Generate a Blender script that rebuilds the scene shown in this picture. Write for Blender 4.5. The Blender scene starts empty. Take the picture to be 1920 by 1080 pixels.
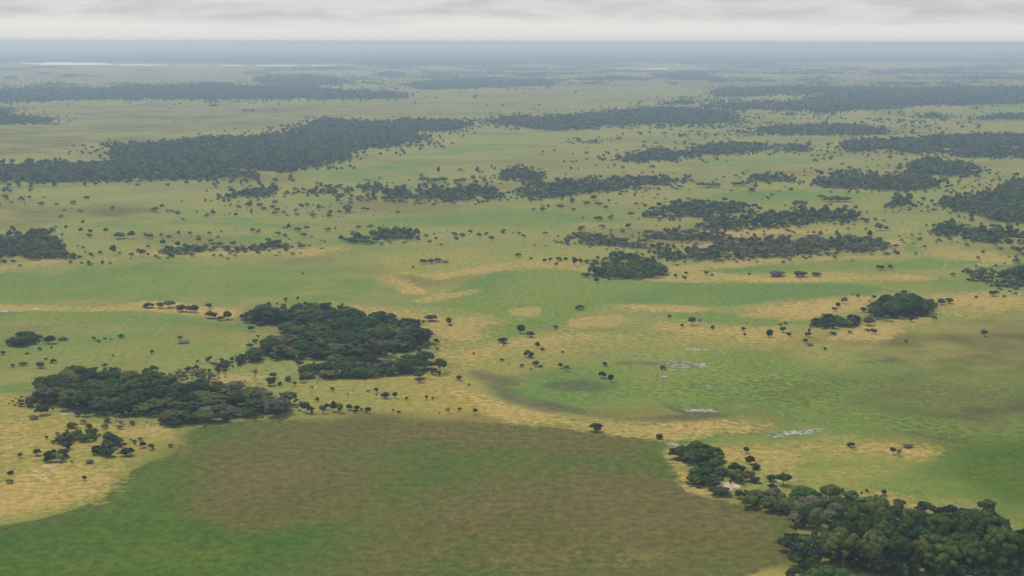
import bpy, math, random
import numpy as np
from mathutils import Matrix, Vector

random.seed(7)
RNG = np.random.default_rng(7)
scene = bpy.context.scene
COL = scene.collection

# ------------------------------------------------------------------ camera
CAM_H = 150.0
F = 2637.0                       # focal length in pixels of a 1920 wide frame
PITCH = math.atan((540 - 78.6) / F)
ROLL = 0.0021
fw = np.array([0, math.cos(PITCH), -math.sin(PITCH)])
up0 = np.array([0, math.sin(PITCH), math.cos(PITCH)])
rt0 = np.array([1.0, 0, 0])
rt = rt0 * math.cos(ROLL) + up0 * math.sin(ROLL)
up = up0 * math.cos(ROLL) - rt0 * math.sin(ROLL)


def ground_at(x, y):
    """point of the plain seen at photo coordinates x, y"""
    x = np.asarray(x, float); y = np.asarray(y, float)
    u = ((x - 960) / F)[..., None]; v = ((540 - y) / F)[..., None]
    d = fw + u * rt + v * up
    t = CAM_H / np.maximum(-d[..., 2:3], 1e-5)
    p = d * t
    return p[..., :2]


def seen_at(X, Y, Z=0.0):
    X = np.asarray(X, float); Y = np.asarray(Y, float)
    P = np.stack([X, Y, np.zeros_like(X) + Z - CAM_H], -1)
    z = np.maximum(P @ fw, 1e-3)
    return 960 + F * (P @ rt) / z, 540 - F * (P @ up) / z, z


cam = bpy.data.cameras.new('camera')
cam.sensor_width = 36.0
cam.lens = 36.0 * F / 1920.0
cam.clip_start = 1.0
cam.clip_end = 200000.0
cam_ob = bpy.data.objects.new('camera', cam)
COL.objects.link(cam_ob)
m = Matrix.Identity(4)
for i in range(3):
    m[i][0], m[i][1], m[i][2] = rt[i], up[i], -fw[i]
m[2][3] = CAM_H
cam_ob.matrix_world = m
scene.camera = cam_ob

# ------------------------------------------------------------------ node helpers


class NT:
    def __init__(self, tree):
        self.t = tree
        self.n = tree.nodes
        self.l = tree.links

    def node(self, kind, **kw):
        n = self.n.new(kind)
        for k, v in kw.items():
            setattr(n, k, v)
        return n

    def put(self, sock, v):
        if hasattr(v, 'is_linked') or hasattr(v, 'links'):
            self.l.new(v, sock)
        elif v is not None:
            sock.default_value = v

    def math(self, op, a, b=None, clamp=False):
        n = self.node('ShaderNodeMath', operation=op, use_clamp=clamp)
        self.put(n.inputs[0], a)
        if b is not None:
            self.put(n.inputs[1], b)
        return n.outputs[0]

    def mix(self, f, a, b):
        n = self.node('ShaderNodeMix', data_type='RGBA', blend_type='MIX')
        self.put(n.inputs['Factor'], f)
        self.put(n.inputs[6], a)
        self.put(n.inputs[7], b)
        return n.outputs[2]

    def mul(self, f, a, b):
        n = self.node('ShaderNodeMix', data_type='RGBA', blend_type='MULTIPLY')
        self.put(n.inputs['Factor'], f)
        self.put(n.inputs[6], a)
        self.put(n.inputs[7], b)
        return n.outputs[2]

    def noise(self, vec, scale, detail=4, rough=0.55, dist=0.0):
        n = self.node('ShaderNodeTexNoise')
        self.put(n.inputs['Vector'], vec)
        n.inputs['Scale'].default_value = scale
        n.inputs['Detail'].default_value = detail
        n.inputs['Roughness'].default_value = rough
        n.inputs['Distortion'].default_value = dist
        return n.outputs['Fac']

    def step(self, v, lo, hi, a=0.0, b=1.0):
        n = self.node('ShaderNodeMapRange', interpolation_type='SMOOTHSTEP')
        self.put(n.inputs[0], v)
        n.inputs[1].default_value = lo
        n.inputs[2].default_value = hi
        n.inputs[3].default_value = a
        n.inputs[4].default_value = b
        return n.outputs[0]

    def lin(self, v, lo, hi, a=0.0, b=1.0):
        n = self.node('ShaderNodeMapRange')
        self.put(n.inputs[0], v)
        n.inputs[1].default_value = lo
        n.inputs[2].default_value = hi
        n.inputs[3].default_value = a
        n.inputs[4].default_value = b
        return n.outputs[0]

    def attr(self, name):
        return self.node('ShaderNodeAttribute', attribute_name=name).outputs['Fac']


def rgb(r, g, b):
    return (r, g, b, 1.0)


def new_mat(name):
    mt = bpy.data.materials.new(name)
    mt.use_nodes = True
    mt.node_tree.nodes.clear()
    t = NT(mt.node_tree)
    out = t.node('ShaderNodeOutputMaterial')
    return mt, t, out


# ------------------------------------------------------------------ mesh helpers
def mesh_np(name, V, faces, mat, fattr=None, smooth=False):
    """faces: list of int arrays, each (n,3) or (n,4)"""
    me = bpy.data.meshes.new(name)
    V = np.asarray(V, np.float32)
    me.vertices.add(len(V))
    me.vertices.foreach_set('co', V.ravel())
    loops = np.concatenate([f.ravel() for f in faces]).astype(np.int32)
    tot = np.concatenate([np.full(len(f), f.shape[1]) for f in faces]).astype(np.int32)
    start = np.concatenate([[0], np.cumsum(tot)[:-1]]).astype(np.int32)
    me.loops.add(len(loops))
    me.loops.foreach_set('vertex_index', loops)
    me.polygons.add(len(tot))
    me.polygons.foreach_set('loop_start', start)
    me.polygons.foreach_set('loop_total', tot)
    if smooth:
        me.polygons.foreach_set('use_smooth', np.ones(len(tot), bool))
    me.update(calc_edges=True)
    if fattr is not None:
        a = me.attributes.new('leaf', 'FLOAT', 'FACE')
        a.data.foreach_set('value', np.asarray(fattr, np.float32))
    me.materials.append(mat)
    return me


def link(name, me, parent=None):
    o = bpy.data.objects.new(name, me)
    COL.objects.link(o)
    if parent is not None:
        o.parent = parent
    return o


# ------------------------------------------------------------------ polygon tests (numpy)
YK = 2.6      # the plain is foreshortened: a pixel in y counts for more


def inside(px, py, poly):
    r = np.zeros(px.shape, bool)
    n = len(poly)
    for i in range(n):
        x1, y1 = poly[i]; x2, y2 = poly[(i + 1) % n]
        c = ((y1 > py) != (y2 > py))
        with np.errstate(divide='ignore', invalid='ignore'):
            xi = (x2 - x1) * (py - y1) / (y2 - y1 + 1e-12) + x1
        r ^= c & (px < xi)
    return r


def signed(px, py, poly):
    d2 = np.full(px.shape, 1e12)
    n = len(poly)
    for i in range(n):
        x1, y1 = poly[i]; x2, y2 = poly[(i + 1) % n]
        y1 *= YK; y2 *= YK
        ex, ey = x2 - x1, y2 - y1
        L = ex * ex + ey * ey + 1e-9
        t = np.clip(((px - x1) * ex + (py * YK - y1) * ey) / L, 0, 1)
        dx = px - (x1 + t * ex); dy = py * YK - (y1 + t * ey)
        d2 = np.minimum(d2, dx * dx + dy * dy)
    d = np.sqrt(d2)
    return np.where(inside(px, py, poly), d, -d)


# ------------------------------------------------------------------ ground
# zones of the plain, outlined in photo coordinates and laid on the ground plane
ZONES = {'deep': [], 'sand': [], 'vivid': [], 'lush': [], 'dry': [], 'reed': [], 'wet': [], 'pale': [], 'gold': []}


def Z(ch, soft, amount, *pts):
    ZONES[ch].append((soft * (1.0 if ch == 'pale' else 1.0 if len(pts) > 20 else 1.7), amount, list(pts)))


# the big reed marsh in the foreground
MARSH = [(-200, 1010), (0, 984), (60, 975), (130, 957), (195, 932), (218, 905), (245, 882), (275, 867), (312, 855), (332, 838), (346, 812),
         (380, 797), (450, 788), (640, 786), (860, 789), (1000, 797), (1100, 808), (1200, 820), (1240, 828), (1255, 850), (1262, 880),
         (1290, 906), (1340, 930), (1390, 945), (1440, 960), (1482, 972), (1495, 992), (1500, 1030), (1488, 1052), (1440, 1066), (1390, 1084),
         (1300, 1300), (-400, 1300)]
Z('deep', 10, 1.0, *MARSH)
Z('deep', 70, 0.8, (1150, 700), (1400, 668), (1600, 665), (1760, 680), (2100, 690), (2100, 1000), (1900, 980), (1800, 900), (1720, 860), (1560, 815), (1400, 790), (1200, 775))
Z('vivid', 60, 1.0, (-300, 1000), (60, 980), (190, 940), (260, 890), (330, 850), (370, 880), (360, 960), (440, 990), (640, 985), (700, 1010), (560, 1060), (300, 1200), (-300, 1300))
Z('vivid', 40, 0.95, (1180, 825), (1240, 830), (1256, 855), (1262, 882), (1300, 910), (1360, 945), (1300, 930), (1240, 900), (1215, 870))
Z('vivid', 70, 0.5, (640, 850), (900, 838), (1080, 850), (1120, 880), (1040, 905), (860, 915), (700, 940), (640, 900))
Z('vivid', 30, 0.9, (345, 815), (400, 797), (470, 795), (420, 830), (370, 850))
Z('vivid', 30, 0.9, (-60, 880), (8, 898), (20, 915), (16, 940), (-60, 985))
Z('reed', 50, 0.95, (470, 800), (640, 792), (860, 795), (1000, 803), (1100, 815), (1190, 835), (1180, 850), (1000, 838), (860, 832), (720, 842), (560, 850), (480, 840), (400, 850), (410, 825))
Z('reed', 60, 0.98, (370, 860), (480, 840), (640, 850), (700, 880), (690, 930), (600, 960), (500, 985), (420, 985), (370, 940))
Z('reed', 80, 1.0, (820, 930), (960, 905), (1100, 895), (1250, 905), (1330, 935), (1440, 970), (1470, 1000), (1400, 1020), (1200, 1020), (960, 1010), (840, 1000), (740, 990), (760, 960))
Z('reed', 60, 0.75, (640, 1010), (900, 1005), (1300, 1010), (1470, 1020), (1460, 1050), (1200, 1060), (900, 1090), (700, 1080))
Z('gold', 40, 0.62, (780, 1050), (900, 1034), (1050, 1030), (1180, 1038), (1260, 1040), (1220, 1052), (1050, 1058), (880, 1064))
Z('gold', 20, 0.75, (1140, 1040), (1200, 1030), (1262, 1034), (1240, 1048), (1170, 1052))
# yellow dry ground at the left and the strip along the marsh
Z('gold', 40, 0.95, (-200, 700), (0, 720), (70, 745), (80, 775), (190, 785), (330, 800), (420, 788), (560, 772), (560, 720), (700, 712), (850, 698), (900, 722), (940, 760), (1050, 775),
  (1200, 788), (1250, 815), (1100, 801), (860, 785), (450, 785), (345, 800), (325, 850), (265, 866), (225, 900), (190, 935), (60, 974), (-200, 1000))
Z('dry', 30, 0.82, (-60, 905), (40, 880), (90, 870), (200, 865), (270, 868), (215, 905), (190, 935), (130, 955), (60, 972), (-60, 990))
Z('dry', 16, 0.80, (150, 800), (240, 790), (330, 797), (320, 815), (255, 815), (180, 808))
Z('dry', 16, 0.66, (-20, 800), (40, 790), (60, 815), (100, 820), (80, 850), (20, 850), (-20, 860))
Z('sand', 6, 0.85, (112, 773), (130, 771), (156, 776), (140, 779), (118, 776))
Z('sand', 5, 0.9, (78, 869), (92, 866), (104, 870), (95, 875), (82, 874))
Z('sand', 30, 0.5, (20, 905), (60, 880), (120, 875), (125, 900), (60, 925))
Z('dry', 20, 0.9, (390, 712), (420, 704), (500, 700), (520, 708), (470, 716), (400, 720))
Z('dry', 20, 0.8, (860, 735), (930, 750), (1040, 778), (1180, 795), (1300, 790), (1430, 795), (1445, 806), (1400, 812), (1240, 820), (1100, 803), (960, 790))
# the wide field at the right
Z('lush', 60, 0.74, (900, 740), (1000, 700), (1180, 665), (1400, 655), (1600, 660), (1760, 680), (2100, 690), (2100, 1000), (1900, 980), (1800, 950), (1720, 950), (1640, 930), (1560, 900), (1700, 870), (1780, 840),
  (1700, 822), (1560, 822), (1500, 795), (1400, 778), (1200, 770), (1060, 770), (960, 760))
Z('lush', 30, 0.9, (1240, 822), (1300, 812), (1430, 806), (1540, 800), (1600, 812), (1520, 822), (1400, 826), (1290, 838))
Z('lush', 50, 0.85, (1500, 860), (1600, 850), (1700, 868), (1640, 890), (1560, 890), (1490, 880))
Z('vivid', 60, 0.85, (1760, 820), (2000, 800), (2000, 960), (1860, 960), (1750, 900))
Z('reed', 80, 0.6, (1560, 690), (1760, 670), (2050, 690), (2050, 815), (1840, 830), (1700, 800), (1580, 760))
Z('reed', 60, 0.72, (1500, 625), (1660, 612), (1800, 600), (2050, 570), (2050, 680), (1800, 665), (1600, 662), (1480, 655))
Z('wet', 40, 0.52, (1780, 735), (1960, 715), (2050, 740), (2050, 800), (1870, 815), (1760, 780))
Z('wet', 14, 0.9, (868, 690), (905, 694), (960, 710), (985, 720), (940, 722), (890, 708))
Z('wet', 12, 0.85, (900, 712), (930, 722), (990, 748), (1080, 768), (1180, 778), (1290, 776), (1360, 776), (1300, 788), (1180, 790), (1060, 778), (960, 756))
Z('wet', 10, 0.75, (1020, 722), (1090, 716), (1160, 722), (1120, 732), (1040, 730))
Z('wet', 8, 0.8, (1140, 676), (1220, 672), (1300, 680), (1240, 690), (1150, 685))
Z('wet', 5, 0.9, (1222, 740), (1245, 756), (1275, 768), (1350, 776), (1345, 780), (1270, 775), (1235, 756))
Z('wet', 8, 0.72, (1600, 676), (1680, 672), (1700, 680), (1620, 685))
Z('dry', 16, 0.86, (1258, 846), (1300, 838), (1400, 842), (1480, 850), (1510, 862), (1480, 880), (1500, 900), (1440, 895), (1420, 870), (1350, 862), (1270, 880))
Z('dry', 12, 0.8, (1265, 885), (1288, 882), (1292, 910), (1390, 940), (1385, 946), (1300, 920))
Z('gold', 40, 0.8, (1260, 840), (1500, 830), (1780, 820), (1800, 850), (1640, 900), (1700, 950), (1560, 915), (1440, 905), (1300, 880))
Z('dry', 26, 0.68, (1520, 835), (1640, 828), (1760, 840), (1740, 862), (1640, 852), (1560, 862))
Z('dry', 16, 0.75, (1600, 925), (1660, 925), (1740, 945), (1760, 958), (1700, 962), (1640, 945))
Z('gold', 14, 0.85, (1380, 1090), (1440, 1068), (1485, 1058), (1490, 1090))
# white clay, and shallow water with its sky glints painted pale
Z('pale', 9, 0.80, (1225, 680), (1262, 673), (1325, 681), (1328, 690), (1270, 697), (1228, 692))
Z('pale', 6, 0.92, (1216, 694), (1224, 701), (1252, 700), (1256, 706), (1246, 722), (1236, 722), (1243, 709), (1222, 706))
Z('pale', 7, 0.72, (1290, 718), (1340, 720), (1362, 722), (1330, 728), (1280, 722))
Z('pale', 5, 0.72, (1255, 656), (1300, 653), (1356, 653), (1352, 656), (1290, 658))
Z('pale', 5, 0.78, (1205, 738), (1222, 736), (1258, 742), (1222, 743))
Z('pale', 5, 0.85, (1272, 768), (1320, 766), (1352, 768), (1345, 772), (1290, 772))
Z('pale', 6, 0.86, (1432, 816), (1470, 809), (1520, 803), (1545, 802), (1540, 810), (1500, 816), (1450, 820))
Z('pale', 5, 0.9, (1354, 820), (1368, 819), (1378, 824), (1360, 823))
Z('pale', 5, 0.85, (1246, 832), (1262, 829), (1292, 835), (1262, 836))
Z('sand', 5, 0.95, (1345, 908), (1370, 904), (1388, 912), (1366, 920), (1346, 916))
Z('sand', 4, 0.95, (1448, 902), (1462, 901), (1460, 905))
Z('pale', 4, 0.95, (1834, 565), (1848, 566), (1846, 568), (1834, 568))
Z('pale', 4, 0.85, (-5, 581), (20, 581), (22, 584), (-5, 585))
Z('pale', 4, 0.85, (56, 577), (76, 576), (74, 580), (58, 580))
Z('pale', 4, 0.95, (1646, 361), (1656, 361), (1656, 363), (1646, 363))
# green fields of the middle ground
Z('lush', 30, 0.62, (-200, 500), (0, 494), (300, 482), (560, 480), (700, 492), (700, 520), (760, 550), (840, 566), (700, 574), (450, 570), (250, 572), (-200, 575))
Z('lush', 16, 0.78, (-200, 520), (150, 515), (260, 530), (420, 545), (640, 545), (600, 562), (400, 560), (200, 565), (-200, 572))
Z('lush', 14, 0.95, (845, 547), (862, 525), (940, 507), (1040, 503), (1110, 516), (1260, 526), (1450, 530), (1600, 528), (1690, 545), (1600, 556), (1450, 562), (1370, 578), (1280, 571), (1140, 571), (1130, 580),
  (1090, 590), (1062, 602), (1040, 612), (960, 630), (860, 653), (890, 638), (930, 618), (955, 602), (870, 584), (800, 576), (700, 574), (720, 568), (830, 566))
Z('lush', 10, 0.97, (950, 606), (1000, 592), (1055, 584), (1062, 600), (1040, 612), (960, 630), (875, 650), (900, 632))
Z('lush', 10, 0.95, (1200, 590), (1330, 582), (1420, 594), (1640, 590), (1700, 575), (1640, 600), (1520, 606), (1420, 614), (1300, 604))
Z('lush', 16, 0.88, (-200, 582), (200, 582), (380, 592), (460, 606), (520, 620), (430, 625), (200, 615), (0, 606), (-200, 606))
Z('lush', 30, 0.58, (-200, 600), (300, 610), (530, 632), (440, 662), (380, 690), (200, 690), (-200, 700))
Z('lush', 14, 0.82, (-100, 722), (0, 722), (75, 712), (85, 728), (75, 745), (0, 742), (-100, 750))
Z('lush', 12, 0.85, (1270, 500), (1400, 495), (1560, 490), (1720, 480), (1800, 478), (1920, 490), (2000, 500), (1900, 505), (1800, 508), (1680, 512), (1560, 508), (1300, 516))
Z('lush', 8, 0.9, (1680, 452), (1700, 440), (1720, 445), (1715, 460), (1770, 470), (1800, 480), (1740, 484), (1700, 470))
Z('lush', 16, 0.8, (1640, 525), (1800, 512), (1870, 530), (1840, 550), (1760, 545))
Z('gold', 30, 0.6, (300, 655), (380, 640), (520, 640), (430, 670), (380, 692), (200, 692), (60, 690), (0, 680), (0, 650))
# dry strips
Z('dry', 7, 0.92, (-100, 573), (0, 573), (200, 575), (270, 567), (330, 566), (380, 578), (460, 580), (440, 600), (380, 592), (270, 581), (100, 581), (-100, 583))
Z('dry', 12, 0.84, (-100, 510), (0, 500), (150, 486), (300, 472), (400, 470), (560, 462), (640, 460), (660, 470), (600, 480), (400, 479), (300, 482), (150, 492), (-100, 518))
Z('dry', 10, 0.84, (705, 518), (740, 506), (820, 500), (800, 506), (750, 515), (760, 526), (800, 538), (796, 550), (760, 548), (735, 530))
Z('dry', 9, 0.8, (780, 515), (830, 510), (900, 500), (960, 495), (1060, 490), (1110, 500), (1105, 512), (1040, 504), (940, 507), (860, 520), (830, 532), (800, 525))
Z('dry', 9, 0.84, (780, 565), (830, 552), (900, 542), (870, 556), (800, 568))
Z('dry', 20, 0.86, (660, 574), (760, 577), (880, 585), (960, 600), (930, 615), (880, 640), (850, 655), (840, 690), (800, 690), (815, 650), (800, 610), (720, 590))
Z('gold', 30, 0.9, (800, 640), (900, 635), (1000, 625), (1180, 620), (1300, 615), (1500, 615), (1700, 600), (1900, 590), (1900, 625), (1700, 632), (1500, 645), (1300, 650), (1100, 655), (980, 680), (900, 690), (830, 690))
Z('dry', 14, 0.75, (860, 655), (950, 640), (1090, 620), (1200, 630), (1100, 640), (960, 655), (900, 680), (850, 690))
Z('dry', 10, 0.86, (1062, 606), (1090, 592), (1160, 590), (1200, 600), (1150, 620), (1060, 615))
Z('dry', 7, 0.92, (1148, 575), (1180, 571), (1270, 573), (1345, 580), (1300, 585), (1190, 582))
Z('dry', 8, 0.84, (960, 578), (1010, 576), (1005, 592), (960, 590))
Z('dry', 14, 0.88, (1210, 600), (1240, 594), (1330, 610), (1480, 612), (1500, 630), (1440, 640), (1320, 628), (1230, 625))
Z('dry', 14, 0.88, (1380, 590), (1420, 574), (1500, 564), (1590, 556), (1640, 560), (1625, 580), (1560, 596), (1480, 602), (1400, 598))
Z('dry', 9, 0.92, (1200, 520), (1270, 512), (1420, 518), (1560, 512), (1700, 516), (1800, 522), (1700, 530), (1560, 528), (1440, 529), (1260, 525))
Z('dry', 12, 0.94, (1230, 505), (1330, 490), (1480, 478), (1660, 476), (1740, 478), (1680, 486), (1560, 490), (1400, 496), (1280, 504))
Z('dry', 12, 0.82, (1680, 470), (1700, 455), (1690, 440), (1740, 420), (1700, 420), (1660, 450))
Z('dry', 14, 0.75, (1720, 465), (1860, 470), (1900, 490), (1800, 490), (1740, 482))
Z('dry', 14, 0.78, (1760, 500), (1860, 492), (1760, 505), (1700, 505))
Z('dry', 14, 0.8, (1700, 560), (1860, 548), (2000, 550), (2000, 580), (1900, 585), (1760, 600), (1720, 610), (1650, 640), (1550, 640), (1560, 620), (1700, 590))
Z('dry', 12, 0.78, (1280, 440), (1400, 428), (1540, 425), (1640, 435), (1500, 442), (1340, 450))
Z('lush', 10, 0.85, (1440, 440), (1540, 434), (1640, 440), (1560, 446))
Z('dry', 12, 0.8, (1250, 465), (1320, 456), (1400, 454), (1340, 466))
Z('gold', 40, 0.62, (600, 470), (800, 460), (1000, 470), (1100, 480), (1000, 495), (800, 500), (660, 490))
# paler plains further back
Z('lush', 20, 0.78, (640, 415), (800, 400), (950, 388), (1080, 400), (1180, 412), (1060, 425), (860, 424), (680, 428))
Z('lush', 16, 0.72, (100, 425), (300, 412), (480, 408), (560, 415), (640, 425), (560, 432), (300, 432))
Z('lush', 10, 0.82, (300, 452), (480, 442), (620, 446), (720, 460), (760, 480), (660, 470), (600, 460), (420, 458))
Z('lush', 14, 0.82, (1270, 425), (1330, 412), (1360, 412), (1300, 430), (1280, 440))
Z('lush', 12, 0.82, (1240, 378), (1360, 358), (1500, 352), (1640, 365), (1600, 378), (1420, 378))
Z('lush', 14, 0.72, (760, 290), (860, 275), (960, 268), (1000, 270), (900, 282), (800, 298))
Z('lush', 18, 0.66, (560, 330), (700, 300), (820, 290), (900, 300), (800, 330), (640, 345))
Z('lush', 10, 0.72, (0, 345), (300, 342), (500, 338), (420, 348), (200, 352), (0, 356))
Z('lush', 14, 0.7, (1320, 300), (1500, 292), (1560, 300), (1460, 308), (1340, 308))
Z('lush', 14, 0.72, (1660, 215), (1760, 205), (1920, 195), (2000, 200), (1920, 210), (1740, 222))
Z('lush', 14, 0.68, (1440, 262), (1600, 253), (1560, 266), (1460, 268))
Z('reed', 40, 0.38, (-300, 195), (200, 190), (640, 190), (1100, 165), (1240, 160), (1240, 190), (900, 222), (640, 222), (560, 240), (300, 262), (180, 275), (180, 300), (0, 302), (-300, 305))
Z('reed', 20, 0.35, (-300, 128), (200, 128), (450, 138), (460, 152), (230, 157), (-300, 165))
Z('reed', 20, 0.7, (1000, 152), (1500, 150), (2000, 145), (2000, 160), (1500, 160), (1100, 165))
Z('reed', 10, 0.8, (400, 320), (495, 320), (490, 330), (410, 330))
Z('reed', 14, 0.66, (20, 395), (200, 385), (300, 390), (200, 405), (40, 405))

az_d = np.radians(np.linspace(-25, 25, 760))
az = np.concatenate([np.radians(np.linspace(-180, -26, 40)), az_d, np.radians(np.linspace(26, 175, 38))])
dep = np.concatenate([np.linspace(math.radians(80), math.radians(27), 10), np.linspace(math.radians(24), math.radians(22), 4),
                      np.linspace(math.radians(21.7), math.radians(0.145), 430)])
dist = CAM_H / np.tan(dep)
AZ, DI = np.meshgrid(az, dist)
GX = (DI * np.sin(AZ)).ravel(); GY = (DI * np.cos(AZ)).ravel()
nr, nc = len(dist), len(az)
idx = np.arange(nr * nc).reshape(nr, nc)
a_ = idx[:-1, :]; b_ = idx[1:, :]
q = np.stack([a_, np.roll(a_, -1, 1), np.roll(b_, -1, 1), b_], -1).reshape(-1, 4)
GV = np.stack([GX, GY, np.zeros_like(GX)], -1)
# the cap under the camera
GV = np.vstack([GV, [[0, 0, 0]]])
cap = np.stack([idx[0], np.full(nc, nr * nc), np.roll(idx[0], -1)], -1)

gm, T, out = new_mat('savanna_grass')
geo = T.node('ShaderNodeNewGeometry')
pos = geo.outputs['Position']
nbig = T.noise(pos, 1 / 320, 9, 0.62)
nmid = T.noise(pos, 1 / 45, 7, 0.6)
nfine = T.noise(pos, 1 / 3.4, 6, 0.66)
ngrain = T.noise(pos, 1 / 1.3, 3, 0.6)
ntint = T.noise(pos, 1 / 110, 7, 0.62, 0.6)
edge = T.math('ADD', T.math('MULTIPLY', T.math('SUBTRACT', nbig, 0.5), 1.7), T.math('ADD', T.math('MULTIPLY', T.math('SUBTRACT', nmid, 0.5), 1.9), T.math('MULTIPLY', T.math('SUBTRACT', nfine, 0.5), 1.3)))


def chan(name, amp=1.0, soft=0.16, extra=None):
    a = T.attr(name)
    k = T.math('MULTIPLY', T.math('ADD', T.math('MULTIPLY', T.math('MULTIPLY', a, T.math('SUBTRACT', 1.0, a)), 3.2), 0.22), amp)
    v = T.math('ADD', a, T.math('MULTIPLY', edge, k))
    if extra is not None:
        v = T.math('ADD', v, extra)
    return T.step(v, 0.5 - soft, 0.5 + soft)


C_BASE_A = rgb(0.232, 0.218, 0.054)
C_BASE_B = rgb(0.186, 0.204, 0.05)
C_DEEP_A = rgb(0.08, 0.104, 0.022)
C_DEEP_B = rgb(0.108, 0.114, 0.026)
C_LUSH_A = rgb(0.112, 0.176, 0.038)
C_LUSH_B = rgb(0.16, 0.198, 0.038)
C_VIVID_A = rgb(0.052, 0.104, 0.014)
C_VIVID_B = rgb(0.082, 0.12, 0.018)
C_REED_A = rgb(0.134, 0.104, 0.036)
C_REED_B = rgb(0.104, 0.098, 0.026)
C_GOLD_A = rgb(0.28, 0.226, 0.052)
C_GOLD_B = rgb(0.225, 0.214, 0.05)
C_DRY_A = rgb(0.352, 0.256, 0.076)
C_DRY_B = rgb(0.285, 0.232, 0.064)
C_WET = rgb(0.075, 0.066, 0.042)
C_SAND = rgb(0.46, 0.34, 0.23)
C_PALE = rgb(0.56, 0.54, 0.5)  # clay white, also the painted sky glint on shallow water
tint = T.step(ntint, 0.36, 0.64)
tint2 = T.step(nmid, 0.38, 0.62)
c = T.mix(tint, C_BASE_A, C_BASE_B)
c = T.mix(T.math('MULTIPLY', T.step(T.math('ADD', T.noise(pos, 1 / 190, 8, 0.66), T.math('MULTIPLY', nfine, 0.35)), 0.66, 0.80), 0.55), c, T.mix(tint2, C_REED_A, C_REED_B))
c = T.mix(chan('deep', 0.8, 0.2), c, T.mix(tint2, C_DEEP_A, C_DEEP_B))
c = T.mix(chan('gold', 1.4, 0.30), c, T.mix(tint, C_GOLD_A, C_GOLD_B))
c = T.mix(chan('lush', 1.1, 0.26), c, T.mix(tint, C_LUSH_A, C_LUSH_B))
c = T.mix(chan('vivid', 0.9, 0.42), c, T.mix(tint2, C_VIVID_A, C_VIVID_B))
c = T.mix(chan('reed', 1.15, 0.40), c, T.mix(tint2, C_REED_A, C_REED_B))
c = T.mix(chan('dry', 1.6, 0.32), c, T.mix(tint, C_DRY_A, C_DRY_B))
c = T.mix(T.math('MULTIPLY', chan('wet', 1.9, 0.28), 0.62), c, C_WET)
c = T.mix(chan('sand', 1.2, 0.25), c, C_SAND)
ridge = T.math('ABSOLUTE', T.math('SUBTRACT', T.noise(pos, 1 / 10.0, 5, 0.64, 1.6), 0.5))
palea = T.attr('pale')
palev = T.math('ADD', palea, T.math('SUBTRACT', T.math('MULTIPLY', T.math('MULTIPLY', edge, 1.0), T.step(palea, 0.0, 0.3)), T.math('MULTIPLY', ridge, 7.5)))
pale = T.step(palev, 0.12, 0.80)
# tussocks: light and dark tufts of the grass itself
v1 = T.lin(nfine, 0.28, 0.72, 0.60, 1.40)
v2 = T.lin(ngrain, 0.25, 0.75, 0.76, 1.24)
vv = T.math('MULTIPLY', v1, v2)
comb = T.node('ShaderNodeCombineColor')
for i in range(3):
    T.put(comb.inputs[i], vv)
c = T.mul(1.0, c, comb.outputs[0])
c = T.mix(T.math('MULTIPLY', T.step(T.math('ADD', palea, T.math('MULTIPLY', edge, 0.6)), 0.30, 0.75), 0.40), c, C_WET)
c = T.mix(T.math('MULTIPLY', T.math('MULTIPLY', pale, T.step(ngrain, 0.36, 0.62, 0.25, 1.0)), 0.85), c, C_PALE)
bs = T.node('ShaderNodeBsdfDiffuse')
T.put(bs.inputs['Color'], c)
bump = T.node('ShaderNodeBump')
bump.inputs['Strength'].default_value = 0.35
bump.inputs['Distance'].default_value = 0.5
T.put(bump.inputs['Height'], nfine)
T.l.new(bump.outputs[0], bs.inputs['Normal'])
T.l.new(bs.outputs[0], out.inputs['Surface'])

gme = mesh_np('ground', GV, [q, cap], gm)
# faces look up
gx, gy, gz = seen_at(GV[:, 0], GV[:, 1])
front = (GV[:, 1] > 50)
for ch, lst in ZONES.items():
    w = np.zeros(len(GV))
    for soft, amount, poly in lst:
        pa = np.array(poly)
        sel = front & (gx > pa[:, 0].min() - soft) & (gx < pa[:, 0].max() + soft) & (gy > pa[:, 1].min() - soft) & (gy < pa[:, 1].max() + soft)
        ii = np.nonzero(sel)[0]
        if len(ii) == 0:
            continue
        s = signed(gx[ii], gy[ii], poly)
        w[ii] = np.maximum(w[ii], np.clip(0.5 + s / (2 * soft), 0, 1) * amount)
    at = gme.attributes.new(ch, 'FLOAT', 'POINT')
    at.data.foreach_set('value', w.astype(np.float32))
ground = link('ground', gme)
ground['kind'] = 'structure'
ground['label'] = 'flat savanna plain of green and tan grass patches'

# ------------------------------------------------------------------ water far away
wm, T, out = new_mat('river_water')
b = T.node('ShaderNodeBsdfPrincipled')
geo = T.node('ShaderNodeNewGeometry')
b.inputs['Base Color'].default_value = rgb(0.84, 0.74, 0.69)  # bright base colour stands in for sky mirrored in the water
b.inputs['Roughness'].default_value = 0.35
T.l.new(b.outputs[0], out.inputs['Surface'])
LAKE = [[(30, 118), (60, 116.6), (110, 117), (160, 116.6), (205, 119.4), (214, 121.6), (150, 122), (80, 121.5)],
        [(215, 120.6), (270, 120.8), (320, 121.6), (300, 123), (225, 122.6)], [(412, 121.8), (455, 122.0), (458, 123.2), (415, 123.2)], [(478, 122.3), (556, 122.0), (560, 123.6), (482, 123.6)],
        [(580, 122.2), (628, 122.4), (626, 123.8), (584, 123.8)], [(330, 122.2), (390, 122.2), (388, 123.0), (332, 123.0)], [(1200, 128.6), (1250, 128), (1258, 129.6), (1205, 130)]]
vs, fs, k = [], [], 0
me = bpy.data.meshes.new('lake')
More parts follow.
